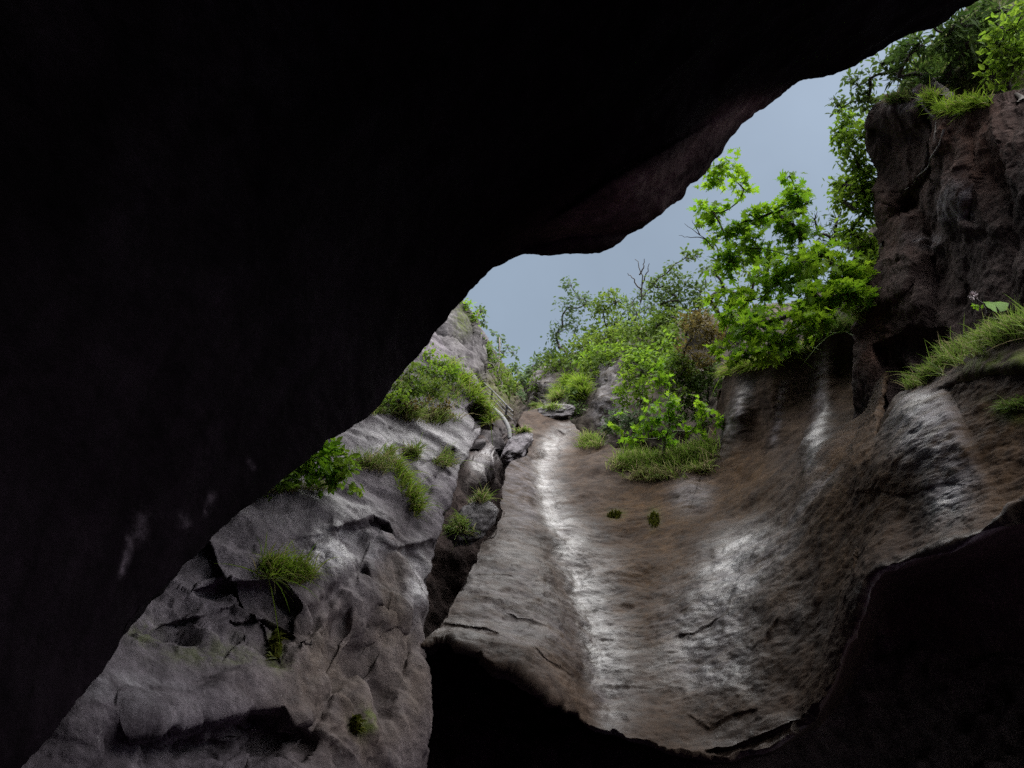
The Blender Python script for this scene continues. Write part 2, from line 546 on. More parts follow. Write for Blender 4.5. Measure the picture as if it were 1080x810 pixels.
def dterr(freq, amp, w=0.25, rot=None, off=2.0):
    """bedding ledges: terraced noise along a tilted direction"""
    def g(p):
        q = p @ rot.T if rot is not None else p
        h = q[:, 2] * freq + 0.8 * fbm(q * 0.7 + off, 3)
        f = h - np.floor(h)
        return amp * (sstep(0, w, f) - f) * (0.6 + 0.8 * np.clip(fbm(q * 0.9 + off + 4, 2), -0.6, 0.6))
    return g


# --- 1. dark overhang close above the photographer, upper left
EDGE = [(-40, 880), (-5, 835), (25, 800), (62, 758), (105, 710), (150, 652), (195, 592), (232, 548), (268, 515), (300, 487), (335, 461), (365, 444),
        (395, 424), (425, 393), (455, 360), (476, 330), (495, 303), (518, 281), (545, 265), (572, 264), (600, 262), (622, 261), (642, 257),
        (657, 245), (672, 236), (690, 223), (706, 214), (716, 208), (725, 195), (737, 187), (757, 165), (775, 143), (793, 124), (815, 109), (835, 95), (848, 86), (872, 79), (915, 56), (960, 33),
        (985, 27), (1010, 10), (1060, -12), (1120, -50)]
FAREDGE = [(-520, 900), (-520, 700), (-500, 400), (-450, 100), (-350, -100), (-150, -300), (100, -420), (400, -480), (700, -500), (1000, -480), (1180, -330)]
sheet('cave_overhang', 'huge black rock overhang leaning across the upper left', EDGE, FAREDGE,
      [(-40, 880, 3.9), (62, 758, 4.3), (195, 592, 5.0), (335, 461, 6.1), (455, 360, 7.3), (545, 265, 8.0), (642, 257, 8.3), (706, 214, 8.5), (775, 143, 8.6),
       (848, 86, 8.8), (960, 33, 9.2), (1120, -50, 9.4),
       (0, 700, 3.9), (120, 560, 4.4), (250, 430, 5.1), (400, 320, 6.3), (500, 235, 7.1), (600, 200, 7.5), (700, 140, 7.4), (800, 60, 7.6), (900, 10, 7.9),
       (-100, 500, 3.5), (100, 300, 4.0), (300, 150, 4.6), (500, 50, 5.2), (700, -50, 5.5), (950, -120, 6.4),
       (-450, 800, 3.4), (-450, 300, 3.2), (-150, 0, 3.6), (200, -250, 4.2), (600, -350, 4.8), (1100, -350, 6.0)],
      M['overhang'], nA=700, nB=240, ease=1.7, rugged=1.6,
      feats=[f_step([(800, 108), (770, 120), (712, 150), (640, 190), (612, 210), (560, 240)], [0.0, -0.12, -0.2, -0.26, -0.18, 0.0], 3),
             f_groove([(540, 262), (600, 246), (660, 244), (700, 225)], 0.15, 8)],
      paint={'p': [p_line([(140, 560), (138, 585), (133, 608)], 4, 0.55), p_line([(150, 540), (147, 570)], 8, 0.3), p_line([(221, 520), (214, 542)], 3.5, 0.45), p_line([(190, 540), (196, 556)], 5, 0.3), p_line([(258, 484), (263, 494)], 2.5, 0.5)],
             'b': [p_blob(650, 215, 80, 24, 0.8, -25), p_line([(575, 250), (640, 225), (712, 180), (775, 125), (820, 106)], 14, 0.8)]},  # edge facet painted lighter, as though it caught the light
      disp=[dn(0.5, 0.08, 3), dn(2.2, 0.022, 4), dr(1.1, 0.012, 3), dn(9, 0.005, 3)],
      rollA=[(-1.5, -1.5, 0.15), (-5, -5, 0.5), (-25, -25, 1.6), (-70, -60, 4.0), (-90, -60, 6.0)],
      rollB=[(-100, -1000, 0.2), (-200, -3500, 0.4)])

# --- 2. left cliff: ledges, undercuts and a scalloped facet beside the slot
LLEFT = [(-160, 900), (-60, 760), (60, 620), (170, 500), (270, 430), (350, 385), (410, 350), (440, 330)]
LRIGHT = [(434, 900), (439, 810), (445, 735), (447, 681), (450, 637), (455, 603), (463, 571), (467, 545), (477, 512), (486, 490), (497, 470), (503, 457), (508, 448),
          (514, 446), (523, 449), (521, 436), (512, 420), (500, 402), (484, 381), (468, 362), (452, 338)]
RT = rotm(12, -18, 0)
sheet('left_cliff', 'grey ledged cliff with grass tufts left of the dark slot', LLEFT, LRIGHT,
      [(-100, 860, 5.6), (60, 800, 5.8), (200, 810, 6.6), (330, 800, 7.2), (434, 850, 8.3), (440, 760, 8.6), (447, 681, 9.3), (380, 720, 8.0), (300, 720, 7.2), (150, 720, 6.4),
       (100, 700, 6.3), (190, 640, 7.2), (300, 660, 7.5), (400, 640, 8.9), (450, 637, 9.9), (455, 603, 10.4), (380, 590, 9.3), (300, 590, 8.4), (220, 580, 8.0),
       (290, 530, 9.0), (350, 540, 9.4), (420, 535, 10.6), (463, 571, 10.9), (467, 545, 11.6), (477, 512, 12.6), (430, 500, 11.9), (370, 500, 10.7), (300, 490, 9.8),
       (350, 455, 11.8), (420, 465, 12.8), (470, 480, 13.4), (497, 470, 14.2), (400, 440, 12.9), (460, 445, 14.2), (503, 457, 14.8), (521, 440, 16.5), (500, 402, 17.5), (450, 400, 16.2),
       (420, 400, 15.4), (468, 362, 19.5), (440, 345, 19.5), (400, 390, 15.0), (-60, 760, 6.0), (60, 620, 7.2), (170, 500, 9.2), (350, 385, 14.0)],
      M['left'], nA=440, nB=330,
      feats=[f_undercut([(196, 624), (212, 618), (235, 611), (262, 613), (300, 612), (322, 640), (318, 690)], 0.6, 10, 40, 0.08),      # broken dark band
             f_step([(100, 745), (160, 738), (195, 735), (240, 712), (300, 700), (320, 672)], [0.0, 0.15, 0.2, 0.25, 0.2, 0.0], 10),
             f_undercut([(110, 770), (172, 760), (215, 758), (260, 742), (300, 745), (330, 790)], 0.85, 14, 70, 0.10),     # lower shelf lip
             f_undercut([(345, 559), (375, 550), (392, 543), (410, 552), (418, 570)], 0.7, 8, 20, 0.10),                 # hole under the block
             f_undercut([(300, 566), (345, 562), (380, 568)], 0.10, 4, 12),
             f_undercut([(396, 575), (425, 576), (450, 570), (464, 566)], 0.45, 8, 20, 0.06),
             f_groove([(445, 540), (452, 515), (465, 490), (478, 474)], 0.18, 5),
             f_groove([(322, 662), (350, 628), (372, 606), (390, 600)], 0.15, 8),
             f_groove([(406, 449), (412, 468), (430, 500), (445, 540)], 0.14, 7),
             
             f_undercut([(438, 488), (460, 486), (478, 505)], 0.22, 5, 16),
             f_undercut([(488, 432), (500, 424), (512, 432), (520, 446)], 1.6, 6, 30),                                    # shaded recess below the turf
             f_bump(350, 690, 9, 22, 0.25, 20), f_bump(362, 655, 7, 16, 0.22, 10), f_bump(378, 700, 12, 30, 0.3, 20), f_bump(400, 740, 14, 22, 0.25),
             f_bump(430, 640, 16, 16, -0.35), f_bump(425, 690, 10, 40, 0.25, 12), f_bump(358, 600, 24, 28, -0.35), f_bump(402, 600, 18, 14, -0.2),
             f_groove([(310, 810), (340, 745), (375, 690), (420, 655)], 0.2, 8), f_groove([(425, 675), (405, 650), (388, 640)], 0.22, 4),
             f_undercut([(232, 660), (280, 652), (310, 668)], 0.3, 3, 14), f_undercut([(170, 656), (210, 650), (250, 640)], 0.22, 3, 12)],
      paint={'p': [p_blob(352, 575, 22, 20, 0.85), p_line([(390, 590), (400, 570), (440, 590)], 10, 0.5), p_line([(410, 452), (425, 470)], 6, 0.6), p_blob(130, 735, 60, 20, 0.35), p_blob(440, 610, 12, 30, 0.5), p_blob(430, 460, 60, 16, 0.35)],  # first blob: rock under the block painted pale as if lit
             'b': [p_blob(380, 720, 90, 90, 0.75), p_blob(330, 690, 50, 60, 0.4), p_blob(402, 660, 20, 80, 0.8, 10)],
             'w': [p_blob(352, 575, 30, 30, 0.6), p_blob(440, 470, 60, 30, 0.45), p_blob(330, 540, 80, 20, 0.35), p_blob(440, 610, 18, 30, 0.6)],
             'm': [p_blob(291, 680, 7, 22, 0.9), p_blob(376, 764, 8, 12, 0.9), p_blob(158, 662, 18, 14, 0.6), p_blob(225, 690, 50, 12, 0.45), p_blob(300, 700, 14, 5, 0.5)]},
      disp=[dn(0.45, 0.13, 3), dn(1.3, 0.045, 3), dterr(1.1, 0.085, 0.25, RT), dterr(4.4, 0.012, 0.3, RT, 8), dfac(1.1, 0.05, (0.7, 0.7, 1.6), RT, 6, 0.6), dn(7, 0.012, 4, 0.6), 
            (dfac(1.5, 0.15, (1, 1, 1.8), RT, 1), [p_blob(235, 655, 100, 26), p_blob(235, 792, 140, 28), p_blob(390, 560, 30, 14, 0.5)]),
            (dfac(4.5, 0.05, (1, 1, 1.8), RT, 2), [p_blob(235, 655, 110, 30), p_blob(235, 790, 150, 34), p_blob(390, 560, 40, 20, 0.6)]),
            (dn(1.6, 0.14, 3, 0.5, (1.6, 1.6, 0.4)), [p_blob(390, 700, 70, 110)])],
      rollB=[(-0.5, 0, 0.12), (-3, 0, 0.6), (-14, 2, 3.0), (-30, 0, 6.0)])

# --- 3. central slab, bowl and right-hand lobe: one water-worn face
LIP = [(440, 682), (450, 677), (479, 677), (507, 688), (535, 700), (550, 711), (564, 722), (589, 741), (614, 760), (642, 775), (683, 785), (715, 794), (745, 796), (765, 800), (784, 795),
       (808, 793), (835, 778), (856, 758), (867, 745), (873, 727), (887, 692), (899, 662), (910, 628), (916, 608), (926, 599), (947, 593), (976, 584), (1002, 575), (1024, 566), (1050, 554), (1080, 538), (1130, 510), (1300, 445), (1500, 400), (1700, 380)]
STOP = [(548, 446), (556, 437), (580, 431), (598, 440), (612, 456), (640, 468), (665, 477), (700, 481), (738, 469), (756, 452), (758, 420), (764, 394), (790, 382), (830, 370), (862, 352), (905, 349), (935, 356), (936, 390), (922, 425), (906, 452), (900, 466), (908, 461), (922, 444), (945, 418), (975, 400), (1010, 377), (1045, 357), (1100, 338), (1150, 322), (1330, 285), (1520, 265), (1720, 255)]


def slab_shape(x, y):
    # left rim of the slab follows the slot
    ly = [438, 446, 464, 484, 490, 496, 511, 530, 546, 558, 571, 596, 637, 677, 690]
    lx = [556, 546, 556, 557, 549, 533, 529, 525, 527, 521, 507, 498, 472, 449, 440]
    target = np.interp(y[:, :1], ly, lx)
    cur = x[:, :1]
    w = np.clip(1 - (x - cur) / 150.0, 0, 1) ** 1.5
    return x + (target - cur) * w, y


RS = rotm(-35, 15, 20)
FOLLOW = [(642, 778), (632, 740), (622, 690), (612, 650), (601, 610), (592, 580), (581, 550), (573, 520), (569, 495), (578, 468), (598, 450), (604, 440)]
sheet('wet_slab', 'wet water-worn slab and bowl with a pale trough down its middle', STOP, LIP,
      [(440, 682, 9.5), (479, 677, 9.3), (535, 700, 9.1), (589, 741, 9.0), (642, 775, 9.1), (715, 794, 8.8), (765, 800, 8.6), (808, 793, 8.4), (867, 745, 8.1), (887, 692, 8.1),
       (910, 628, 7.9), (926, 599, 7.7), (976, 584, 7.3), (1024, 566, 7.0), (1080, 538, 6.7), (1130, 510, 6.5),
       (472, 637, 10.4), (498, 596, 11.7), (521, 558, 13.4), (527, 520, 15.6), (533, 496, 17.4), (556, 475, 20.0), (556, 440, 24.0),
       (520, 660, 9.9), (560, 650, 10.4), (560, 600, 11.8), (560, 560, 13.6), (550, 520, 16.0), (600, 700, 9.9), (622, 690, 10.5), (601, 610, 12.7), (575, 530, 16.2), (569, 495, 18.6), (598, 450, 23.5),
       (650, 650, 11.7), (680, 720, 10.3), (740, 740, 9.6), (800, 740, 8.9), (660, 600, 13.2), (720, 640, 11.6), (780, 660, 10.3), (840, 660, 9.2),
       (650, 540, 15.6), (700, 560, 14.6), (760, 580, 12.9), (820, 580, 11.2), (870, 590, 9.6), (640, 500, 18.0), (700, 510, 16.8), (750, 530, 15.6), (790, 540, 14.3), (830, 530, 12.6),
       (720, 480, 18.2), (760, 480, 17.6), (800, 480, 16.6), (840, 480, 14.9), (780, 430, 17.5), (830, 430, 16.8), (880, 430, 15.8), (790, 385, 18.0), (830, 372, 17.5), (860, 355, 17.4), (905, 350, 16.9), (930, 380, 16.7), (910, 430, 15.2), (895, 458, 13.2),
       (640, 455, 22.0), (700, 455, 21.0), (735, 440, 20.5), (862, 520, 11.4), (898, 480, 10.6), (945, 425, 10.4), (940, 460, 9.9), (940, 520, 9.0), (1000, 500, 8.2), (1080, 480, 7.3), (1000, 430, 9.0), (1080, 400, 8.0),
       (1130, 430, 7.4), (960, 560, 8.1), (1010, 380, 10.0), (1060, 352, 9.5), (1140, 326, 9.0), (1300, 445, 6.1), (1500, 400, 6.2), (1700, 380, 6.6), (1330, 290, 8.4), (1520, 268, 8.2), (1720, 258, 8.4)],
      M['slab'], nA=760, nB=400, shape=slab_shape, ragged=9.0,
      feats=[f_groove(FOLLOW, 0.36, [30, 30, 26, 22, 18, 16, 14, 12, 10, 10]), f_step(FOLLOW, [-0.06, -0.13, -0.16, -0.14, -0.1, -0.05, -0.02], 9),
             f_undercut([(985, 415), (1020, 398), (1060, 388), (1140, 384)], 0.7, 14, 46),
             f_undercut([(745, 385), (790, 382), (835, 372), (862, 352), (895, 350)], 0.2, 8, 46),
             f_undercut([(900, 524), (930, 518), (960, 523), (1000, 508), (1030, 512)], 0.05, 2, 14), f_bump(975, 500, 60, 50, -0.2),
             f_undercut([(700, 590), (735, 583), (755, 580)], 0.06, 3, 20),
             f_undercut([(712, 668), (730, 668), (740, 660), (762, 650)], 0.09, 2, 14),
             f_undercut([(720, 748), (745, 764), (770, 752), (800, 745)], 0.08, 2, 14), f_undercut([(800, 690), (808, 668), (822, 650)], 0.12, 4, 16),
             f_undercut([(735, 788), (770, 786), (800, 776), (840, 758), (864, 742)], 0.2, 2.5, 10),
             f_undercut([(496, 604), (520, 601), (545, 607)], 0.07, 2, 14), f_undercut([(536, 638), (548, 646), (560, 648), (580, 658)], 0.09, 2, 12),
             f_undercut([(562, 682), (575, 697), (592, 704), (604, 716)], 0.11, 2, 10), f_groove([(600, 715), (622, 728)], 0.12, 9),
             f_undercut([(462, 650), (500, 655), (530, 668)], 0.1, 2, 10), f_undercut([(553, 556), (575, 572), (590, 585)], 0.06, 2, 10),
             f_groove([(558, 487), (580, 480), (590, 483)], 0.18, 3), f_groove([(588, 485), (586, 470), (592, 455)], 0.2, 4),
             f_bump(845, 440, 14, 60, 0.3, 15), f_bump(812, 430, 11, 55, -0.25, 8), f_bump(778, 440, 14, 50, -0.35, -6), f_bump(795, 440, 10, 40, 0.2, -5),
             f_bump(870, 400, 14, 50, -0.3, 10), f_bump(890, 450, 18, 40, 0.3, 20), f_bump(855, 480, 10, 60, -0.25, 14),
             f_bump(720, 515, 18, 14, -0.35), f_bump(745, 545, 25, 10, 0.25)],
      paint={'w': [p_side(FOLLOW, 9, [40, 48, 60, 62, 54, 38, 24, 20, 16, 14], 0.9), p_blob(782, 597, 56, 32, 0.9, -35), p_blob(745, 665, 50, 56, 0.8), p_blob(742, 705, 60, 34, 0.7), p_blob(820, 640, 40, 50, 0.4),
                   p_line([(978, 410), (970, 440), (1000, 500), (1000, 550)], [26, 32, 22, 22], 1.0), p_blob(540, 620, 60, 70, 0.4), p_blob(480, 665, 50, 20, 0.5), p_blob(810, 770, 70, 20, 0.45), p_line([(790, 400), (775, 450), (760, 490)], 8, 0.6), p_line([(870, 420), (858, 500)], 9, 0.8),
                   p_blob(730, 525, 18, 18, 0.6), p_line([(905, 640), (930, 605), (1000, 580), (1080, 545)], 7, 0.7), p_line([(800, 585), (845, 538), (885, 498)], 8, 0.6)],
             'p': [p_side(FOLLOW, 9, [30, 36, 46, 50, 44, 30, 22, 18, 14, 12], 0.38), p_blob(545, 640, 70, 40, 0.35, 30), p_blob(550, 520, 25, 40, 0.5), p_blob(785, 595, 45, 26, 0.6, -35), p_blob(745, 660, 40, 40, 0.5),  # pale mineral streaks plus painted sheen of sky on wet rock
                   p_blob(742, 700, 30, 20, 0.6), p_line([(790, 410), (776, 440), (765, 470)], 7, 0.7), p_line([(866, 360), (862, 440), (856, 500)], 9, 0.6), p_line([(828, 400), (815, 470)], 4, 0.6), p_line([(978, 410), (975, 440), (1005, 500), (1000, 540)], [24, 30, 20, 18], 1.0),
                   p_blob(730, 520, 18, 18, 0.5), p_line([(800, 580), (845, 535), (880, 500)], 6, 0.4)],
             'b': [p_blob(720, 620, 400, 260, 0.45), p_blob(700, 540, 70, 36, 1.0), p_blob(690, 620, 50, 70, 0.9, 20), p_blob(770, 510, 60, 50, 0.95), p_blob(850, 580, 60, 80, 0.9, 30), p_blob(960, 460, 90, 90, 0.9), p_blob(900, 520, 60, 60, 1.0), p_blob(840, 430, 90, 50, 0.5), p_blob(1050, 470, 90, 70, 0.8),
                   p_blob(830, 690, 50, 60, 0.6)],
             'm': [p_line([(1020, 392), (1060, 384), (1110, 380)], 8, 1.0), p_blob(1068, 432, 18, 9, 0.9), p_blob(690, 546, 6, 10, 0.6), p_blob(650, 541, 8, 5, 0.6)]},
      disp=[dn(0.45, 0.13, 3), dn(1.5, 0.05, 4), dterr(2.6, 0.018, 0.3, RS), dterr(6.5, 0.011, 0.3, RS, 8), dn(6, 0.013, 4, 0.6, (1, 1, 1.6)), dfac(5.0, 0.010, (0.8, 0.8, 1.8), RS, 7, 0.8)],
      roll0=[(0.5, 0, 0.15), (4, 0, 0.8), (16, 0, 3.5), (30, 0, 5.0)],
      rollA=[(0, 0.5, 0.15), (0, 3, 0.7), (0, 10, 2.0), (0, 14, 3.0)],
      rollB=[(0.3, 0.8, 0.35), (0.8, 1.2, 4.5), (3, 5, 9.0), (12, 30, 5.0), (20, 90, 0.8), (40, 200, -1.5)])

# --- 4. rock in the slot between the two
sheet('slot_wall', 'dark smooth wall deep inside the slot between cliff and slab', [(400, 930), (405, 700), (415, 560), (440, 490), (470, 466), (494, 458)],
      [(1400, 930), (1250, 720), (640, 600), (600, 520), (600, 480), (600, 462)],
      [(405, 800, 14), (500, 800, 15.5), (600, 800, 17), (430, 600, 16.0), (470, 620, 17.5), (490, 600, 18.5), (520, 620, 19.5), (900, 800, 23), (1300, 800, 22), (470, 500, 19), (500, 500, 21), (530, 480, 23.5), (540, 460, 25.5), (600, 500, 25), (510, 450, 23), (545, 440, 28), (600, 440, 28)],
      M['crag'], nA=150, nB=260,
      feats=[f_groove([(528, 520), (535, 490), (545, 470)], 1.0, 5), f_bump(512, 490, 12, 25, -0.8, 35), f_bump(492, 470, 14, 20, 1.2), f_bump(440, 800, 8, 20, -1.0)],
      paint={'w': [p_blob(510, 490, 16, 26, 0.7, 30)], 'p': [p_blob(512, 488, 10, 24, 0.4, 30)]},
      disp=[dn(0.5, 0.25, 3), dn(2, 0.08, 4), dr(1.3, 0.06, 3), dn(7, 0.02, 3)])

# --- 5. brown crag, upper right
def up_(x, y, h):
    return x, y, h / math.sqrt(1 - ray(x, y)[2] ** 2)


CL = [(885, 520), (898, 440), (904, 390), (906, 352), (915, 332), (931, 305), (938, 275), (932, 235), (927, 190), (919, 145), (918, 120), (924, 103), (938, 92), (950, 88)]
CR = [(1160, 520), (1160, 470), (1160, 430), (1160, 390), (1160, 350), (1160, 310), (1160, 280), (1160, 240), (1160, 200), (1160, 165), (1160, 130), (1150, 105), (1150, 95), (1150, 84)]


def crag_shape(x, y):
    top = np.interp(x, [910, 940, 965, 985, 1000, 1030, 1060, 1150], [106, 102, 98, 104, 120, 112, 102, 82])
    w = np.clip((200 - y) / 110, 0, 1)
    straight = np.interp(x, [940, 1160], [90, 86])
    return x, y + (top - straight) * w


sheet('brown_crag', 'dark brown overhanging crag rising at the upper right', CL, CR,
      [up_(x, y, h) for x, y, h in [(890, 500, 13.1), (904, 390, 13.0), (920, 330, 13.2), (938, 275, 13.3), (927, 190, 13.0), (918, 120, 12.9), (950, 95, 12.6), (1000, 480, 11.6), (1000, 380, 11.7), (960, 340, 12.3), (960, 250, 12.7), (970, 160, 12.2),
       (1000, 250, 12.0), (1000, 110, 12.0), (1050, 300, 11.2), (1050, 200, 11.1), (1050, 110, 11.1), (1080, 400, 10.7), (1130, 300, 10.2), (1130, 200, 10.2), (1130, 100, 10.4), (1160, 480, 9.6)]],
      M['crag'], nA=330, nB=230, shape=crag_shape,
      feats=[f_groove([(978, 110), (990, 145), (985, 180), (960, 215), (950, 240)], 0.4, 8), f_step([(948, 320), (975, 270), (995, 240), (1000, 200), (985, 120)], [0, 0.3, 0.5, 0.4, 0], 6),
             f_undercut([(1000, 215), (1020, 240), (1080, 248)], 0.2, 5, 30), f_undercut([(925, 330), (960, 310), (980, 262), (1000, 255)], 0.4, 8, 40, 0.1), f_bump(1015, 215, 30, 40, -0.2),
             f_undercut([(920, 130), (950, 140), (975, 128)], 0.35, 4, 16), f_bump(945, 115, 22, 14, -0.3), f_undercut([(915, 365), (955, 350), (1000, 345)], 0.8, 10, 60), f_groove([(1030, 130), (1032, 200), (1022, 240)], 0.25, 6)],
      paint={'b': [p_blob(1020, 150, 40, 60, 0.9), p_blob(950, 200, 40, 90, 0.5), p_blob(920, 350, 20, 40, 0.8)], 'p': [p_line([(962, 95), (984, 118), (986, 150), (970, 190)], 3, 0.8), p_blob(1010, 215, 16, 18, 0.5), p_blob(985, 255, 10, 8, 0.4), p_blob(955, 112, 18, 6, 0.3)]},
      disp=[dn(0.4, 0.18, 3), dfac(0.6, 0.22, (1.1, 1.1, 0.45), rotm(8, 10, 0), 3, 0.7), dfac(1.9, 0.06, (1.1, 1.1, 0.55), rotm(-10, 12, 0), 4), dn(2.5, 0.035, 4, 0.6, (1.4, 1.4, 0.6)), dn(8, 0.018, 3, 0.65)],
      rollA=[(1, 0, 0.2), (5, 0, 0.9), (25, 0, 3.5), (40, 0, 5.0)], rollB=[(60, 0, -0.7), (220, 0, -1.2), (350, 0, 0.7)], roll1=[(0, 1.5, 0.3), (0, 5, 1.5), (0, 16, 6)])

# --- 6. wooded back slope between the slab and the sky
sheet('back_slope', 'earthy rock slope under the trees beyond the slab',
      [(536, 440), (545, 428), (553, 408), (566, 390), (580, 384), (600, 374), (640, 364), (680, 356), (740, 348), (800, 335), (860, 318), (905, 290), (940, 230), (960, 120)],
      [(536, 560), (560, 560), (580, 560), (610, 560), (640, 560), (680, 560), (720, 560), (760, 560), (800, 560), (840, 540), (880, 520), (920, 500), (960, 480), (1000, 460)],
      [(540, 435, 44), (550, 460, 33), (566, 390, 38), (575, 410, 33), (580, 440, 27.5), (600, 374, 36), (600, 420, 29), (640, 364, 33), (640, 400, 27), (640, 440, 24.5), (680, 356, 30), (680, 400, 25), (690, 440, 23),
       (740, 348, 28), (740, 390, 23), (740, 430, 22), (800, 335, 25), (800, 380, 21), (860, 318, 22), (880, 360, 19.5), (905, 290, 20.5), (940, 230, 20), (960, 120, 20), (600, 540, 27), (720, 540, 24), (840, 520, 20), (960, 470, 19.5)],
      M['soil'], nA=260, nB=150,
      feats=[f_step([(560, 430), (566, 405), (575, 385)], [0.5, 1.5, 0.5], 4), f_step([(622, 440), (625, 410), (628, 385)], [0, -1.5, 0], 5), f_bump(640, 405, 14, 30, -1.0, 5), f_bump(740, 415, 22, 40, 1.5), f_bump(572, 412, 8, 22, -1.0), f_bump(585, 432, 18, 8, -1.5)],
      paint={'p': [p_blob(572, 410, 10, 24, 0.4, 10), p_blob(645, 415, 12, 30, 0.35), p_blob(638, 438, 10, 12, 0.5), p_blob(588, 434, 20, 7, 0.3)]},
      disp=[dn(0.25, 0.5, 3), dn(0.9, 0.25, 4), dr(1.2, 0.12, 3), dn(4, 0.05, 3)],
      rollA=[(0, 1, 0.5), (0, 6, 5), (0, 12, 12)])

# --- wooded hillside above the crag
sheet('crag_hillside', 'steep earthy hillside above the brown crag under the trees',
      [(940, 140), (952, 108), (962, 84), (980, 62), (1004, 34), (1030, 6), (1060, -40)], [(1180, 180), (1200, 140), (1200, 100), (1200, 60), (1200, 20), (1200, -30), (1200, -90)],
      [(940, 140, 18.8), (965, 85, 19.3), (1004, 34, 20.2), (1060, -40, 22), (1200, 140, 16), (1200, 0, 18), (1100, 60, 17.8), (1030, 90, 18.2), (1100, 0, 19)],
      M['soil'], nA=90, nB=90, paint={'m': [p_blob(1060, 40, 300, 300, 1.0)]}, disp=[dn(0.4, 0.3, 3), dn(1.5, 0.12, 4)], rollA=[(1, 0, 0.3), (8, 2, 2), (20, 5, 6)])

# --- 7. far crag on the left skyline and the slope that drops from it to the path
sheet('far_crag', 'pale grey crag on the skyline above the left turf slope',
      [(420, 470), (425, 420), (430, 380), (440, 350), (455, 325), (470, 318)],
      [(560, 480), (560, 440), (548, 412), (532, 395), (517, 372), (511, 358), (502, 346), (496, 328), (486, 319)],
      [(420, 450, 27), (440, 360, 27), (470, 330, 28), (490, 325, 29), (500, 345, 29), (511, 360, 31), (480, 370, 26), (500, 390, 27), (517, 376, 33), (530, 400, 33), (548, 415, 40), (520, 420, 26), (540, 440, 30), (500, 440, 23), (555, 470, 28)],
      M['far'], nA=160, nB=170,
      feats=[f_step([(505, 420), (509, 385), (513, 360)], [0, -2, 0], 3)],
      paint={'w': [], 'm': [p_blob(485, 340, 8, 14, 0.7), p_blob(530, 410, 20, 20, 0.8)], 'b': [p_blob(530, 420, 25, 25, 0.5)]},
      disp=[dn(0.35, 0.3, 3), dr(0.8, 0.12, 4, (1, 1, 0.5)), dn(3, 0.06, 4), dcrack(0.6, 0.25, 0.05, (1, 1, 0.4))],
      rollB=[(-0.5, 0.5, 0.4), (-4, 3, 4), (-10, 5, 10)])


# --- 8. gorge floor, and the cave behind and beside the photographer
def ground():
    n = 180
    t = np.linspace(-1, 1, n); g = np.sign(t) * np.abs(t) ** 2.6 * 140
    X, Y = np.meshgrid(g, g + 5)
    P = np.stack([X.ravel(), Y.ravel(), np.zeros(n * n)], -1)
    near = np.exp(-(np.hypot(P[:, 0], P[:, 1] - 5) / 25) ** 2)
    P[:, 2] = (0.18 * fbm(P * 0.5, 4) + 0.05 * fbm(P * 2.5, 3)) * near
    idx = np.arange(n * n).reshape(n, n)
    q = np.stack([idx[:-1, :-1], idx[:-1, 1:], idx[1:, 1:], idx[1:, :-1]], -1).reshape(-1, 4)
    o = link('ground', P, [q], M['bed'], attrs={'paint': np.tile([0.4, 0, 0, 0], (n * n, 1))})
    tag(o, 'dark stony floor of the gorge below the frame', 'ground', kind='structure')


ground()


def cave_back():
    nu, nv = 200, 90
    th = np.radians(np.linspace(-205, 35, nu))          # azimuth, from the left front round the back to the right front
    ph = np.radians(np.linspace(-4, 89, nv))
    T, Ph = np.meshgrid(th, ph)
    rx, ry, rz = 7.6, 8.5, 6.4
    P = np.stack([rx * np.cos(Ph) * np.cos(T), -1 + ry * np.cos(Ph) * np.sin(T), rz * np.sin(Ph) - 0.2], -1)
    n = P - np.array([0, -1, 0]); n /= np.linalg.norm(n, axis=-1, keepdims=True)
    f = P.reshape(-1, 3)
    P = P + n * (0.7 * fbm(f * 0.3, 3) + 0.15 * fbm(f * 1.4, 4)).reshape(nv, nu)[..., None]
    idx = np.arange(nu * nv).reshape(nv, nu)
    q = np.stack([idx[:-1, :-1], idx[:-1, 1:], idx[1:, 1:], idx[1:, :-1]], -1).reshape(-1, 4)
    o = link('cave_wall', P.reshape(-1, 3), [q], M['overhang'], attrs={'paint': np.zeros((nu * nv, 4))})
    tag(o, 'rough dark cave wall behind the viewpoint', 'cave wall', kind='structure')


cave_back()

# ------------------------------------------------------------------ plants
def frames(nrm, axis):
    """rotation matrices (n,3,3) with columns x, y(axis), z(normal)"""
    nrm = nrm / np.maximum(np.linalg.norm(nrm, axis=1, keepdims=True), 1e-9)
    y = axis - (axis * nrm).sum(1, keepdims=True) * nrm
    y /= np.maximum(np.linalg.norm(y, axis=1, keepdims=True), 1e-9)
    x = np.cross(y, nrm)
    return np.stack([x, y, nrm], -1)


def _maple():
    pts = [(0, 0)]
    for ang, r in ((-62, .55), (-35, .33), (-8, .72), (12, .70), (35, .36), (55, .80), (66, .72), (78, .45), (84, .85), (90, 1.0)):
        a = math.radians(ang); pts.append((r * math.cos(a), 0.22 + r * math.sin(a) * 0.9))
    right = pts[1:]
    left = [(-x, y) for x, y in right[:-1]][::-1]
    o = [(0, 0.12)] + right + left
    return np.array([(x * 0.62, y, 0.10 * abs(x) - 0.08 * y * y) for x, y in o]), [list(range(len(o)))]


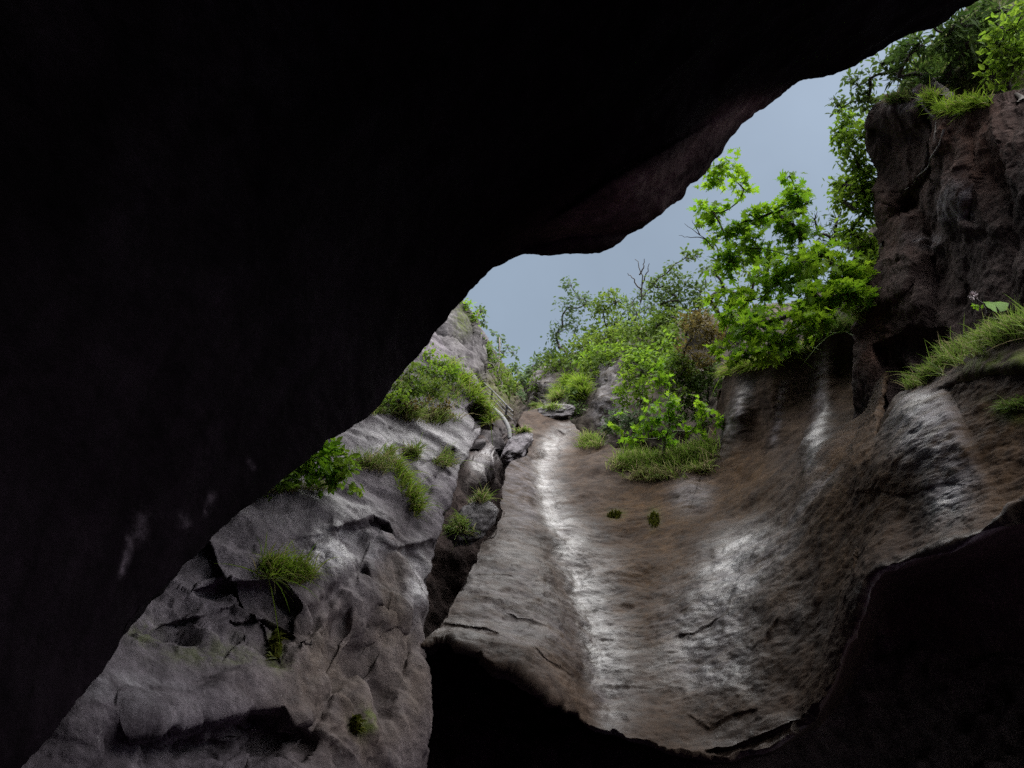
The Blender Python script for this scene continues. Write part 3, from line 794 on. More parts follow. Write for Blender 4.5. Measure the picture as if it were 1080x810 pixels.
LEAF = {
    'ovate': (np.array([(0, 0, 0), (.26, .30, .07), (.21, .68, .05), (0, 1, -.06), (-.21, .68, .05), (-.26, .30, .07)]), [[0, 1, 2, 3], [0, 3, 4, 5]]),
    'narrow': (np.array([(0, 0, 0), (.14, .45, .04), (0, 1, -.05), (-.14, .45, .04)]), [[0, 1, 2, 3]]),
    'maple': _maple(),
    'herb': (np.array([(0, 0, 0), (.30, .18, .03), (.20, .34, .05), (.36, .52, .06), (.17, .72, .03), (0, 1, -.10), (-.17, .72, .03), (-.36, .52, .06), (-.20, .34, .05), (-.30, .18, .03)]),
             [[0, 1, 2, 3, 4, 5], [0, 5, 6, 7, 8, 9]]),
}


def leaf_mesh(name, kind, pos, nrm, axis, size, mat, parent, tint):
    T, Fc = LEAF[kind]
    R = frames(nrm, axis)
    V = np.einsum('nij,kj->nki', R, T) * size[:, None, None] + pos[:, None, :]
    k = len(T); n = len(pos)
    base = (np.arange(n) * k)[:, None]
    faces = {}
    for f in Fc:
        faces.setdefault(len(f), []).append(base + np.array(f)[None])
    faces = [np.concatenate(v) for v in faces.values()]
    at_ = np.repeat(tint, k, axis=0)
    return link(name, V.reshape(-1, 3), faces, mat, parent, smooth=False, attrs={'tint': at_})


class Tubes:
    def __init__(s): s.V, s.F, s.n = [], [], 0

    def add(s, path, rad, sides=6):
        path = np.asarray(path, float); rad = np.asarray(rad, float)
        t = np.gradient(path, axis=0); t /= np.maximum(np.linalg.norm(t, axis=1, keepdims=True), 1e-9)
        ref = np.array([0.3, 0.2, 0.93]) if abs(t[0] @ np.array([0.3, 0.2, 0.93])) < 0.9 else np.array([1.0, 0, 0])
        u = np.cross(t, ref); u /= np.maximum(np.linalg.norm(u, axis=1, keepdims=True), 1e-9); w = np.cross(t, u)
        a = np.linspace(0, 2 * math.pi, sides, endpoint=False)
        ring = path[:, None] + rad[:, None, None] * (np.cos(a)[None, :, None] * u[:, None] + np.sin(a)[None, :, None] * w[:, None])
        n = len(path); idx = s.n + np.arange(n * sides).reshape(n, sides); nx = np.roll(idx, -1, axis=1)
        s.V.append(ring.reshape(-1, 3)); s.F.append(np.stack([idx[:-1], nx[:-1], nx[1:], idx[1:]], -1).reshape(-1, 4)); s.n += n * sides

    def build(s, name, mat, parent=None):
        return link(name, np.concatenate(s.V), [np.concatenate(s.F)], mat, parent)


def bend(a, b, rng, n=7, sag=0.0, wob=0.08):
    t = np.linspace(0, 1, n)[:, None]
    L = np.linalg.norm(b - a)
    off = rng.normal(0, wob * L, 3); off2 = rng.normal(0, wob * L * 0.5, 3)
    return a * (1 - t) + b * t + np.sin(math.pi * t) * off + np.sin(2 * math.pi * t) * off2 + np.array([0, 0, -sag * L]) * (t * (1 - t)) * 4


def plant(name, label, cat, base, clumps, leaf, size, dens, mat, group=None, trunk=0.06, seed=0, parts=('trunk', 'crown'),
          twigs=9, flat=0.5, tone=(0.0, 1.0), bark='bark', spread=0.28, depth=0.9, squash=1.0):
    """clumps: (bearing x, y, apparent radius, distance). Limbs run from the base through the clumps; leaves sit along twigs."""
    rng = np.random.default_rng(seed + 100)
    c = np.array([at(x, y, d) for x, y, r, d in clumps]); r = np.array([r * d / F for x, y, r, d in clumps]); rp = np.array([q[2] for q in clumps], float)
    base = np.asarray(base, float)
    c = c + rng.normal(0, 1, c.shape) * (r * depth * 0.5)[:, None] * np.array([0.12, 1.0, 0.12])
    root = thing(name, label, cat, tuple(base), group)
    # limb skeleton: every clump grows from the nearest connected node that is closer to the base
    order = np.argsort(np.linalg.norm(c - base, axis=1))
    nodes_ = [base]; par = [-1]; pos_i = {}
    for i in order:
        cand = [(np.linalg.norm(c[i] - p) + 0.35 * np.linalg.norm(p - base) * 0.0, j) for j, p in enumerate(nodes_)]
        _, j = min(cand); nodes_.append(c[i]); par.append(j); pos_i[i] = len(nodes_) - 1
    cnt = np.ones(len(nodes_))
    for j in range(len(nodes_) - 1, 0, -1): cnt[par[j]] += cnt[j]
    tb = Tubes(); r0 = trunk / math.sqrt(cnt[0])
    for j in range(1, len(nodes_)):
        ra = r0 * math.sqrt(cnt[j]) * 1.05; rb = r0 * math.sqrt(max(cnt[j] - 1, 0.5))
        tb.add(bend(nodes_[par[j]], nodes_[j], rng) - base, np.linspace(ra, rb, 7))
    P, Nn, Ax, Sz, Tn = [], [], [], [], []
    for i in range(len(c)):
        m = twigs
        dirs = rng.normal(0, 1, (m, 3)); dirs[:, 2] += 0.25; dirs /= np.linalg.norm(dirs, axis=1, keepdims=True); dirs[:, 2] *= squash
        ln = r[i] * rng.uniform(0.55, 1.15, m)
        for k in range(m):
            pth = bend(c[i], c[i] + dirs[k] * ln[k], rng, 5, 0.05)
            tb.add(pth - base, np.linspace(r0 * 0.5, r0 * 0.15, 5), 4)
        n = max(3, int((0.9 + 1.7 * dens) * math.pi * rp[i] ** 2 / (0.45 * (size * F / np.linalg.norm(c[i] - CAM)) ** 2) * rng.uniform(0.8, 1.2)))
        k = rng.integers(0, m, n); t = rng.beta(2.2, 1.2, n) * 1.08
        p = c[i] + dirs[k] * (ln[k] * t)[:, None] + rng.normal(0, 1, (n, 3)) * np.array([1, 1, squash]) * (r[i] * spread)
        outw = p - c[i]; outw /= np.maximum(np.linalg.norm(outw, axis=1, keepdims=True), 1e-9)
        P.append(p); nr = rng.normal(0, 0.55, (n, 3)) + outw * 0.35 + np.array([0, -0.15, flat]); Nn.append(nr)
        ax = outw * 0.8 + rng.normal(0, 0.6, (n, 3)) + np.array([0, 0, -0.25]); Ax.append(ax)
        Sz.append(size * rng.uniform(0.6, 1.25, n))
        ct = rng.uniform(-0.22, 0.22)
        tint = np.zeros((n, 4)); tint[:, 0] = np.clip(rng.uniform(*tone, n) * 0.7 + (tone[0] + tone[1]) * 0.15 + ct, 0, 1); tint[:, 3] = 1; Tn.append(tint)
    tb.build(parts[0], M[bark], root)
    leaf_mesh(parts[1], leaf, np.concatenate(P) - base, np.concatenate(Nn), np.concatenate(Ax), np.concatenate(Sz), M[mat], root, np.concatenate(Tn))
    return root


GRASS = 'grass tufts rooted on the gorge rocks'


def blades(rng, roots, nrm, length, width, droop, lean, dry):
    n = len(roots); seg = 4
    up = np.tile([0, 0, 1.0], (n, 1))
    d0 = up * 0.9 + nrm * lean + rng.normal(0, 0.34, (n, 3)); d0 /= np.linalg.norm(d0, axis=1, keepdims=True)
    L = length * rng.uniform(0.35, 1.2, n) * np.where(rng.uniform(0, 1, n) < 0.07, 1.6, 1.0); dr = droop * rng.uniform(0.4, 1.3, n)
    hz = d0 * np.array([1, 1, 0]); hz /= np.maximum(np.linalg.norm(hz, axis=1, keepdims=True), 1e-6)
    t = np.linspace(0, 1, seg + 1)
    ctr = roots[:, None] + d0[:, None] * (L[:, None] * t)[..., None] + (hz[:, None] * 0.35 + np.array([0, 0, -1.0])) * (L[:, None] * dr[:, None] * t ** 2)[..., None]
    side = np.cross(d0, rng.normal(0, 1, (n, 3))); side /= np.maximum(np.linalg.norm(side, axis=1, keepdims=True), 1e-6)
    w = width * np.array([0.7, 1.0, 0.85, 0.55, 0.05])[:seg + 1] * 0.5
    V = np.concatenate([ctr - side[:, None] * w[None, :, None], ctr + side[:, None] * w[None, :, None]], axis=1)   # n, 2(seg+1), 3
    k = 2 * (seg + 1); b = (np.arange(n) * k)[:, None]
    Fs = [b + np.array([[i, i + 1, seg + 2 + i, seg + 1 + i]]) for i in range(seg)]
    tint = np.zeros((n, k, 4)); tint[..., 3] = 1
    tint[..., 0] = rng.uniform(0, 1, n)[:, None]
    isdry = (rng.uniform(0, 1, n) < dry)[:, None] * rng.uniform(0.4, 1, n)[:, None]
    foot = np.tile(np.maximum(0, 0.55 - t * 1.6), 2)[None] * min(1.0, dry * 2.2)
    tint[..., 1] = np.clip(isdry + foot, 0, 1)
    return V.reshape(-1, 3), np.concatenate(Fs), tint.reshape(-1, 4)


def tuft(label, face, spots, n, length, mat='grass', droop=0.55, lean=0.5, dry=0.25, width=0.014, seed=0, name='grass_tuft', group=GRASS, single=False):
    """spots: (bearing x, y, rx, ry): grass rooted over those patches of the named rock face. One plant, one mesh."""
    rng = np.random.default_rng(seed + 500)
    R, Nn = [], []
    area = sum(s[2] * s[3] for s in spots)
    for (x, y, rx, ry) in spots:
        m = max(4, int(n * rx * ry / area))
        a = rng.uniform(0, 2 * math.pi, m); q = rng.uniform(0, 1, m) ** 0.8 * (1 + 0.25 * np.sin(3 * a + seed) + 0.15 * np.sin(7 * a + 2 * seed))
        p, nn = on(face, x + rx * q * np.cos(a), y + ry * q * np.sin(a))
        R.append(p); Nn.append(nn)
    R = np.concatenate(R); Nn = np.concatenate(Nn)
    med = np.median(np.linalg.norm(R - CAM, axis=1))
    keep = np.abs(np.linalg.norm(R - CAM, axis=1) - med) < max(1.6, med * 0.12); R, Nn = R[keep], Nn[keep]
    if single:
        k_ = np.linalg.norm(R - np.median(R, axis=0), axis=1); keep = k_ < np.percentile(k_, 80); R, Nn = R[keep], Nn[keep]
    R = R - Nn * 0.01
    V, Fq, T = blades(rng, R, Nn, length, width, droop, lean, dry)
    base = R.mean(0)
    o = link(name, V, [Fq], M[mat], smooth=True, attrs={'tint': T}, loc=base)
    return tag(o, label, 'grass tuft' if name == 'grass_tuft' else name.replace('_', ' '), group)


def foot(face, x, y):
    return on(face, [x], [y])[0][0]


# ---- trees and shrubs
TREES = 'trees on the rim of the gorge'
SHRUBS = 'shrubs growing on the gorge slopes'
D = 16.8
plant('maple_tree', 'bright yellow-green maple leaning out from the ledge of the brown bowl wall', 'tree', foot('wet_slab', 864, 352),
      [(x, y, r, D + 0.5 + dd - max(0, (y - 225)) * 0.016) for x, y, r, dd in [(755, 196, 17, .4), (750, 225, 15, .3), (766, 244, 17, .1), (783, 204, 12, .5), (790, 235, 17, .2), (802, 264, 22, 0), (766, 284, 17, .3), (776, 318, 21, .2), (834, 184, 8, .2), (842, 200, 9, .2),
       (840, 216, 12, 0), (822, 228, 15, 0), (852, 214, 6, 0), (832, 250, 20, -.2), (850, 262, 18, -.3), (846, 286, 23, -.5), (872, 264, 17, -.4), (887, 280, 16, -.5), (902, 290, 13, -.3), (914, 300, 10, -.2),
       (820, 300, 26, -.4), (852, 320, 25, -.7), (880, 314, 20, -.6), (800, 340, 25, -.4), (830, 352, 21, -.8), (786, 360, 18, -.4), (790, 379, 13, -.5), (812, 372, 14, -.7), (768, 346, 13, 0), (872, 338, 14, -.6), (897, 318, 13, -.5), (762, 372, 11, -.2), (775, 384, 9, -.6), (845, 340, 18, -.9), (915, 318, 9, -.4), (905, 305, 12, -.5)]],
      'maple', 0.18, 1.55, 'maple', TREES, 0.075, 1, twigs=9, spread=0.34, flat=0.8, depth=1.0, squash=0.55)
plant('maple_shrub', 'small bright maple sapling over the grassy bench with arching bare branches', 'shrub', foot('wet_slab', 700, 484),
      [(x, y, r, 18.0) for x, y, r in [(700, 386, 7), (695, 402, 10), (706, 416, 9), (690, 430, 13), (706, 442, 13), (684, 450, 12), (668, 458, 11), (652, 455, 7), (700, 460, 10), (735, 426, 8), (745, 432, 7), (737, 444, 5), (762, 440, 6), (758, 450, 5), (730, 455, 5), (742, 462, 5), (655, 437, 5)]],
      'maple', 0.17, 1.0, 'maple', SHRUBS, 0.035, 2, parts=('stem', 'foliage'), twigs=6, bark='twig', tone=(0.0, 0.8))
plant('rim_tree', 'airy grey-green tree standing alone at the left end of the rim', 'tree', foot('back_slope', 598, 378),
      [(x, y, r, 33) for x, y, r in [(602, 304, 9), (612, 312, 11), (600, 325, 13), (619, 326, 12), (594, 342, 11), (608, 345, 10), (586, 352, 8), (590, 364, 9), (580, 370, 8)]],
      'ovate', 0.17, 0.62, 'grey', TREES, 0.055, 3, twigs=8, bark='bark', spread=0.34)
plant('rim_tree', 'rounded green tree just right of the airy grey-green one', 'tree', foot('back_slope', 642, 368),
      [(x, y, r, 32) for x, y, r in [(640, 310, 9), (650, 318, 12), (634, 328, 13), (652, 336, 15), (640, 348, 14), (625, 345, 10), (660, 350, 12), (665, 328, 8)]],
      'ovate', 0.18, 1.1, 'mid', TREES, 0.06, 4, twigs=9)
plant('rim_tree', 'thin bluish tree with open twiggy crown in the middle of the rim', 'tree', foot('back_slope', 672, 362),
      [(x, y, r, 31) for x, y, r in [(668, 318, 8), (676, 308, 8), (672, 330, 11), (684, 322, 9), (668, 342, 10)]],
      'ovate', 0.15, 0.5, 'grey', TREES, 0.045, 5, twigs=10, bark='twig', spread=0.36)
plant('rim_tree', 'dark leafy tree beside the maple with sparse branches against the sky', 'tree', foot('back_slope', 722, 352),
      [(x, y, r, 26) for x, y, r in [(688, 300, 9), (696, 290, 9), (708, 282, 8), (722, 276, 8), (735, 270, 8), (745, 283, 8), (704, 305, 14), (722, 300, 15), (740, 305, 13), (695, 322, 16), (715, 325, 18), (738, 326, 15)]],
      'ovate', 0.15, 0.75, 'dark', TREES, 0.05, 6, twigs=9, tone=(0.2, 1.0))
plant('rim_tree', 'tall slender tree behind the maple with a straight dark trunk', 'tree', foot('back_slope', 756, 348),
      [(x, y, r, 23.5) for x, y, r in [(752, 262, 8), (752, 290, 10), (750, 312, 10), (765, 300, 9), (775, 285, 12), (795, 290, 14), (790, 312, 12), (810, 285, 10)]],
      'ovate', 0.12, 0.45, 'mid', TREES, 0.08, 7, twigs=8)
plant('rim_tree', 'small dark conical tree wedged between maple and leafy column', 'tree', foot('back_slope', 885, 305),
      [(x, y, r, 20) for x, y, r in [(858, 232, 8), (866, 245, 10), (884, 232, 9), (876, 255, 10), (892, 255, 10), (880, 240, 8), (905, 265, 10)]],
      'narrow', 0.16, 1.0, 'grey', TREES, 0.08, 8, twigs=9)
plant('hanging_shrub', 'tall leafy green column hanging down the left edge of the brown crag', 'shrub', foot('brown_crag', 930, 255),
      [(x, y, r, 17.6 + (250 - y) * 0.012) for x, y, r in [(888, 132, 10), (900, 120, 11), (893, 150, 12), (908, 145, 12), (900, 170, 15), (912, 178, 13), (892, 190, 14), (908, 202, 17), (890, 215, 14), (910, 228, 16), (898, 242, 15), (917, 252, 14), (924, 272, 11), (905, 262, 12), (915, 285, 11)]],
      'ovate', 0.13, 2.4, 'yellow', SHRUBS, 0.05, 9, parts=('stem', 'foliage'), twigs=9)
plant('hanging_shrub', 'loose dark-leaved shrub arching into the sky over the top corner of the crag', 'shrub', foot('brown_crag', 935, 98),
      [(x, y, r, 18.6) for x, y, r in [(880, 105, 5), (886, 118, 8), (898, 80, 7), (904, 92, 10), (916, 84, 9), (928, 72, 9), (940, 62, 9), (952, 52, 8), (962, 42, 8), (918, 102, 11), (932, 88, 11), (948, 72, 11), (905, 108, 10)]],
      'ovate', 0.13, 1.4, 'dark', SHRUBS, 0.04, 10, parts=('stem', 'foliage'), twigs=9, tone=(0.2, 1))
plant('crag_tree', 'dark dense evergreen mass under the overhang tip on top of the crag', 'tree', foot('brown_crag', 990, 105),
      [(x, y, r + (4 if x > 985 else 0), 18.0) for x, y, r in [(958, 62, 14), (975, 48, 15), (972, 74, 15), (950, 76, 10), (985, 84, 12), (992, 52, 17), (1008, 34, 17), (1014, 62, 16), (1000, 78, 15), (1030, 40, 17), (1032, 18, 15), (1040, 66, 14), (1058, 12, 16), (985, 25, 10), (1090, 10, 25)]],
      'narrow', 0.24, 2.2, 'dark', TREES, 0.10, 11, twigs=10, tone=(0, 0.7))
plant('crag_shrub', 'vivid green feathery shrub leaning over the crag at the upper right corner', 'shrub', foot('brown_crag', 1072, 108),
      [(x, y, r, 16.0) for x, y, r in [(1058, 24, 11), (1068, 36, 13), (1056, 46, 12), (1072, 55, 15), (1054, 66, 12), (1066, 76, 13), (1048, 82, 10), (1084, 40, 14), (1090, 70, 14), (1062, 100, 9), (1080, 12, 12)]],
      'ovate', 0.13, 1.5, 'yellow', SHRUBS, 0.04, 12, parts=('stem', 'foliage'), twigs=9)
plant('slope_shrub', 'reddish-brown twiggy shrub with dull leaves left of the maple', 'shrub', foot('back_slope', 738, 378),
      [(x, y, r, 20.6) for x, y, r in [(728, 338, 13), (742, 340, 13), (752, 348, 12), (736, 356, 14), (722, 368, 12), (748, 366, 12), (735, 378, 13), (752, 382, 9), (722, 386, 9)]],
      'ovate', 0.10, 1.1, 'russet', SHRUBS, 0.03, 13, parts=('stem', 'foliage'), twigs=11)
for lab, base, cl, mt, sd, ln in [
    ('olive bush on the left shoulder of the back slope', (605, 380), [(578, 384, 9, 33), (590, 380, 10, 32), (602, 372, 11, 32), (614, 368, 11, 31), (600, 388, 10, 31), (612, 384, 10, 30)], 'mid', 21, 'ovate'),
    ('broad green bush below the rounded rim tree', (645, 380), [(624, 364, 12, 30), (638, 360, 13, 29), (652, 356, 13, 29), (630, 376, 11, 28), (645, 374, 11, 28)], 'mid', 22, 'ovate'),
    ('pale-leaved bush spreading at the middle of the back slope', (690, 385), [(664, 354, 13, 28), (678, 346, 13, 27), (692, 342, 13, 27), (705, 348, 12, 26), (668, 368, 12, 26), (684, 362, 13, 25.5), (700, 364, 12, 25)], 'mid', 23, 'ovate'),
    ('yellow-green bush drooping right of the grey outcrop', (676, 420), [(700, 366, 11, 22), (692, 380, 13, 21.5), (678, 376, 12, 21.5), (664, 388, 12, 21.5), (680, 394, 13, 21), (664, 404, 12, 21), (658, 420, 11, 21), (676, 412, 12, 20.5), (700, 392, 10, 21)], 'yellow', 24, 'ovate'),
    ('dark low bush hanging under the bright grass mound', (612, 425), [(606, 424, 10, 26), (616, 430, 10, 26), (618, 416, 9, 26.5), (608, 436, 8, 25.5)], 'dark', 25, 'ovate'),
    ('dark bush in the shaded hollow behind the maple sapling', (735, 405), [(726, 396, 12, 21), (742, 400, 12, 21), (730, 412, 12, 21), (715, 404, 10, 21)], 'dark', 26, 'ovate'),
    ('light green bush filling the gap between maple and hanging column', (905, 312), [(900, 300, 12, 17.5), (912, 306, 12, 17), (922, 292, 11, 16.8), (905, 320, 11, 17), (890, 310, 10, 17.5), (928, 278, 9, 16.8), (918, 318, 9, 16.6), (912, 285, 11, 17.2)], 'yellow', 27, 'ovate'),
    ('small mid-green bush on the grey face left of the vivid grass mound', (575, 402), [(570, 396, 8, 33), (578, 402, 8, 32), (566, 406, 7, 32), (584, 394, 8, 32)], 'mid', 65, 'ovate'),
    ('fine-leaved bush crowning the grey outcrop right of the vivid grass mound', (632, 378), [(628, 372, 11, 27.5), (640, 370, 11, 27.5), (652, 374, 11, 27), (618, 378, 9, 28)], 'yellow', 66, 'ovate'),
    ('leafy dark green bush behind the upper branches of the maple sapling', (712, 402), [(712, 382, 11, 20.5), (722, 390, 10, 20.5), (704, 404, 10, 20.3), (716, 416, 10, 20.3)], 'mid', 67, 'ovate'),
    ('deep green bush draped over the left side of the grey outcrop', (640, 400), [(622, 386, 11, 27), (634, 384, 12, 27), (646, 386, 11, 26.5), (628, 396, 8, 26.5)], 'mid', 61, 'ovate'),
    ('dark shrub at the inner corner between the grassy bench and the bowl wall', (752, 440), [(746, 412, 11, 20.5), (754, 398, 10, 20.5), (738, 438, 10, 20.5), (722, 428, 11, 20.5), (712, 446, 9, 20)], 'dark', 62, 'ovate'),
    ('grey-green shrub at the foot of the yellow-green drooping bush', (655, 445), [(648, 440, 10, 22), (660, 446, 10, 21.5), (640, 450, 8, 22), (672, 440, 10, 21.5)], 'grey', 63, 'ovate'),
    ('tall leafy bush filling the skyline left of the russet shrub', (700, 360), [(706, 332, 13, 25), (694, 340, 13, 25), (716, 344, 13, 24.5), (708, 356, 13, 24), (700, 374, 12, 23)], 'mid', 64, 'ovate'),
    ('shrub with tiny leaves on the rim edge between the two airy trees', (575, 388), [(570, 384, 8, 36), (562, 390, 7, 37), (578, 376, 7, 35)], 'grey', 28, 'ovate'),
]:
    plant('slope_shrub', lab, 'shrub', foot('back_slope', *base), cl, ln, 0.0058 * cl[0][3], 1.9, mt, SHRUBS, 0.04, sd, parts=('stem', 'foliage'), twigs=8, spread=0.33)
# left side
for lab, face, base, cl, mt, sd, dens in [
    ('fresh green leafy shrub at the top of the left turf slope', 'left_cliff', (455, 385), [(452, 374, 10, 17), (466, 382, 10, 17.2), (446, 388, 12, 16.4), (460, 394, 13, 16.6), (475, 398, 11, 17)], 'yellow', 31, 1.6),
    ('dense green shrub in the middle of the left turf slope', 'left_cliff', (440, 410), [(432, 400, 12, 15.6), (446, 406, 13, 15.8), (462, 412, 13, 16), (436, 416, 12, 15.3), (420, 412, 10, 15)], 'mid', 32, 1.7),
    ('low rusty-leaved shrub at the foot of the left turf slope', 'left_cliff', (452, 432), [(446, 428, 9, 14.8), (458, 434, 9, 14.8), (436, 432, 8, 14.4), (470, 432, 8, 15)], 'russet', 33, 1.1),
    ('yellow-green shrub nearest the black overhang on the turf slope', 'left_cliff', (420, 420), [(412, 420, 9, 14.6), (422, 424, 10, 14.6), (405, 428, 7, 14.2)], 'yellow', 34, 1.5),
    ('bright green bush on the very top of the far left crag', 'far_crag', (492, 328), [(490, 320, 6, 28.5), (496, 328, 7, 28.5), (502, 338, 6, 28.5)], 'yellow', 35, 1.8),
    ('dark little tree silhouetted beside the far left crag top', 'far_crag', (500, 342), [(506, 330, 5, 29.5), (510, 338, 5, 29.5), (508, 326, 4, 29.5)], 'dark', 36, 1.4),
    ('olive bush below the right edge of the far left crag', 'far_crag', (510, 385), [(514, 370, 8, 31), (518, 380, 10, 31), (512, 390, 9, 30), (526, 388, 9, 32)], 'mid', 37, 1.7),
    ('thin sparse tree reaching into the notch of sky', 'far_crag', (526, 392), [(520, 352, 4, 34), (527, 358, 5, 34), (535, 364, 5, 35), (542, 372, 5, 36), (530, 374, 6, 35)], 'grey', 38, 0.8),
    ('round bush directly above the handrail', 'far_crag', (530, 408), [(526, 402, 9, 31), (536, 408, 10, 31.5), (524, 414, 8, 30), (540, 400, 8, 34)], 'mid', 39, 1.8),
    ('pale bush at the bottom of the notch of sky', 'far_crag', (546, 418), [(544, 412, 8, 37), (552, 404, 8, 40), (548, 424, 8, 36), (556, 418, 7, 38)], 'grey', 40, 1.9),
    ('dark bush closing the far end of the gorge', 'back_slope', (555, 405), [(556, 394, 7, 40), (563, 386, 7, 39), (550, 398, 7, 42), (545, 388, 6, 43), (540, 392, 6, 43)], 'dark', 41, 1.9),
]:
    if face == 'left_cliff':
        cl = [(x, y, r, float(np.linalg.norm(foot(face, x, y) - CAM)) - 0.2) for x, y, r, _ in cl]
    plant('slope_shrub', lab, 'shrub', foot(face, *base), cl, 'ovate', 0.0058 * cl[0][3], dens, mt, SHRUBS, 0.035, sd, parts=('stem', 'foliage'), twigs=8, spread=0.33)
HERBS = 'leafy herbs on the left ledge'
plant('ledge_herb', 'bright yellowish herb at the centre of the left ledge', 'herb', foot('left_cliff', 332, 508), [(322, 484, 15, 9.4), (338, 490, 16, 9.4), (326, 502, 15, 9.3), (346, 503, 13, 9.4), (342, 477, 11, 9.5)], 'herb', 0.12, 1.8, 'maple', HERBS, 0.012, 51, parts=('stem', 'foliage'), twigs=7, tone=(0, 0.6))
plant('ledge_herb', 'glossy dark-green broad-leaved herb at the right end of the left ledge', 'herb', foot('left_cliff', 362, 508), [(352, 480, 13, 9.6), (364, 490, 14, 9.6), (370, 503, 12, 9.5), (377, 513, 8, 9.5), (356, 500, 13, 9.5)], 'ovate', 0.12, 1.7, 'yellow', HERBS, 0.012, 52, parts=('stem', 'foliage'), twigs=7)
plant('ledge_herb', 'shaded herb half hidden by the black overhang on the left ledge', 'herb', foot('left_cliff', 305, 512), [(310, 490, 15, 9.2), (298, 498, 14, 9.1), (318, 476, 11, 9.4), (288, 507, 12, 8.9), (308, 508, 11, 9.0)], 'ovate', 0.09, 2.0, 'yellow', HERBS, 0.012, 53, parts=('stem', 'foliage'), twigs=7)

# ---- grass
tuft('large hanging grass clump with fresh tips above the broken dark band', 'left_cliff', [(300, 604, 24, 10), (318, 608, 14, 8), (285, 598, 12, 8)], 700, 0.34, 'grassb', 0.75, 0.6, 0.25, 0.012, 1)
tuft('grass fringe under the herbs along the left ledge', 'left_cliff', [(300, 514, 34, 5), (340, 512, 20, 4)], 420, 0.22, 'grass', 0.8, 0.7, 0.5, 0.010, 2)
tuft('tawny grass clump at the right end of the herb ledge', 'left_cliff', [(392, 488, 22, 8), (402, 492, 12, 7)], 420, 0.34, 'grass', 0.8, 0.6, 0.5, 0.012, 3)
tuft('narrow green grass strip running down the groove of the left cliff', 'left_cliff', [(412, 478, 6, 8), (420, 492, 7, 9), (428, 506, 8, 10), (436, 520, 9, 10), (441, 534, 8, 10)], 900, 0.30, 'grassb', 0.85, 0.5, 0.25, 0.012, 4)
tuft('small pale tuft above the narrow grass strip', 'left_cliff', [(437, 478, 8, 6)], 240, 0.32, 'grass', 0.75, 0.5, 0.35, 0.012, 5)
tuft('rounded tuft beside the slot over a rusty stain', 'left_cliff', [(470, 486, 10, 6)], 300, 0.36, 'grass', 0.8, 0.5, 0.3, 0.012, 6)
tuft('low grass mound touching the black overhang above the ledge', 'left_cliff', [(398, 432, 12, 5)], 240, 0.26, 'grass', 0.7, 0.5, 0.3, 0.012, 7)
tuft('tawny grass band at the lower edge of the left turf slope', 'left_cliff', [(440, 438, 22, 6), (465, 440, 18, 6), (425, 432, 14, 6)], 700, 0.36, 'grass', 0.8, 0.6, 0.45, 0.014, 8)
tuft('bright grass crest down the right edge of the left turf slope', 'left_cliff', [(478, 388, 6, 10), (490, 400, 8, 10), (500, 412, 8, 10), (508, 422, 7, 10), (515, 432, 6, 9), (519, 441, 5, 7)], 1300, 0.32, 'grassb', 0.8, 0.5, 0.2, 0.016, 9)
tuft('short turf between the shrubs of the left slope', 'left_cliff', [(460, 405, 30, 26), (485, 415, 12, 14), (430, 412, 18, 14)], 1300, 0.20, 'grass', 0.7, 0.5, 0.25, 0.016, 10)
tuft('wide grassy bench below the maple sapling, dry along its front', 'wet_slab', [(690, 488, 38, 9), (725, 482, 28, 9), (745, 474, 14, 8), (665, 486, 18, 8)], 2200, 0.50, 'grass', 0.55, 0.5, 0.22, 0.018, 11)
tuft('yellow dry grass spilling from the front of the bench', 'wet_slab', [(680, 501, 20, 6), (700, 500, 22, 5), (735, 494, 20, 4), (655, 492, 12, 4)], 800, 0.42, 'grass', 0.9, 0.8, 0.6, 0.018, 12)
tuft('small grass mound between trough and bench', 'wet_slab', [(622, 466, 12, 6)], 420, 0.50, 'grass', 0.7, 0.5, 0.3, 0.02, 13)
tuft('vivid grass mound on the back slope, brightest in the gorge', 'back_slope', [(596, 402, 12, 7), (608, 404, 13, 10), (614, 412, 9, 10), (588, 414, 9, 7)], 1800, 0.50, 'grassb', 0.9, 0.5, 0.08, 0.022, 14)
tuft('tawny tuft at the foot of the vivid grass mound', 'back_slope', [(585, 420, 8, 4)], 260, 0.55, 'grass', 0.8, 0.5, 0.4, 0.026, 15, single=True)
tuft('grass fringe with hanging roots on the rim of the brown bowl wall', 'wet_slab', [(762, 390, 12, 5), (785, 385, 20, 6), (812, 379, 18, 6), (838, 371, 14, 6)], 1900, 0.30, 'grassb', 0.9, 0.8, 0.35, 0.018, 16)
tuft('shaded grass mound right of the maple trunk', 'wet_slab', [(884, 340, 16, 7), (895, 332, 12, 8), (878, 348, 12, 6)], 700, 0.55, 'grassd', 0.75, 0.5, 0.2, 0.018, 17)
tuft('long grass crest along the top of the right-hand lobe', 'wet_slab', [(965, 400, 12, 5), (982, 391, 14, 5), (1000, 380, 16, 6), (1020, 368, 18, 7), (1042, 357, 20, 8), (1066, 350, 20, 9), (1090, 344, 18, 9)], 2600, 0.30, 'grass', 0.5, 0.4, 0.25, 0.010, 18)
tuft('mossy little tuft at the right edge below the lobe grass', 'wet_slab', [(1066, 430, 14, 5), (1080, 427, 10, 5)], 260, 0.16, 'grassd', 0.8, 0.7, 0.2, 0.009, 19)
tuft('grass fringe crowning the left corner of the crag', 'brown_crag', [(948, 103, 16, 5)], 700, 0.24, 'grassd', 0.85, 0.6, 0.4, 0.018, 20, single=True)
tuft('fresh green grass in the dip of the crag top', 'brown_crag', [(982, 104, 11, 6), (996, 114, 12, 6), (1012, 114, 14, 6), (1030, 108, 14, 6)], 1100, 0.28, 'grassb', 0.7, 0.5, 0.12, 0.018, 21)
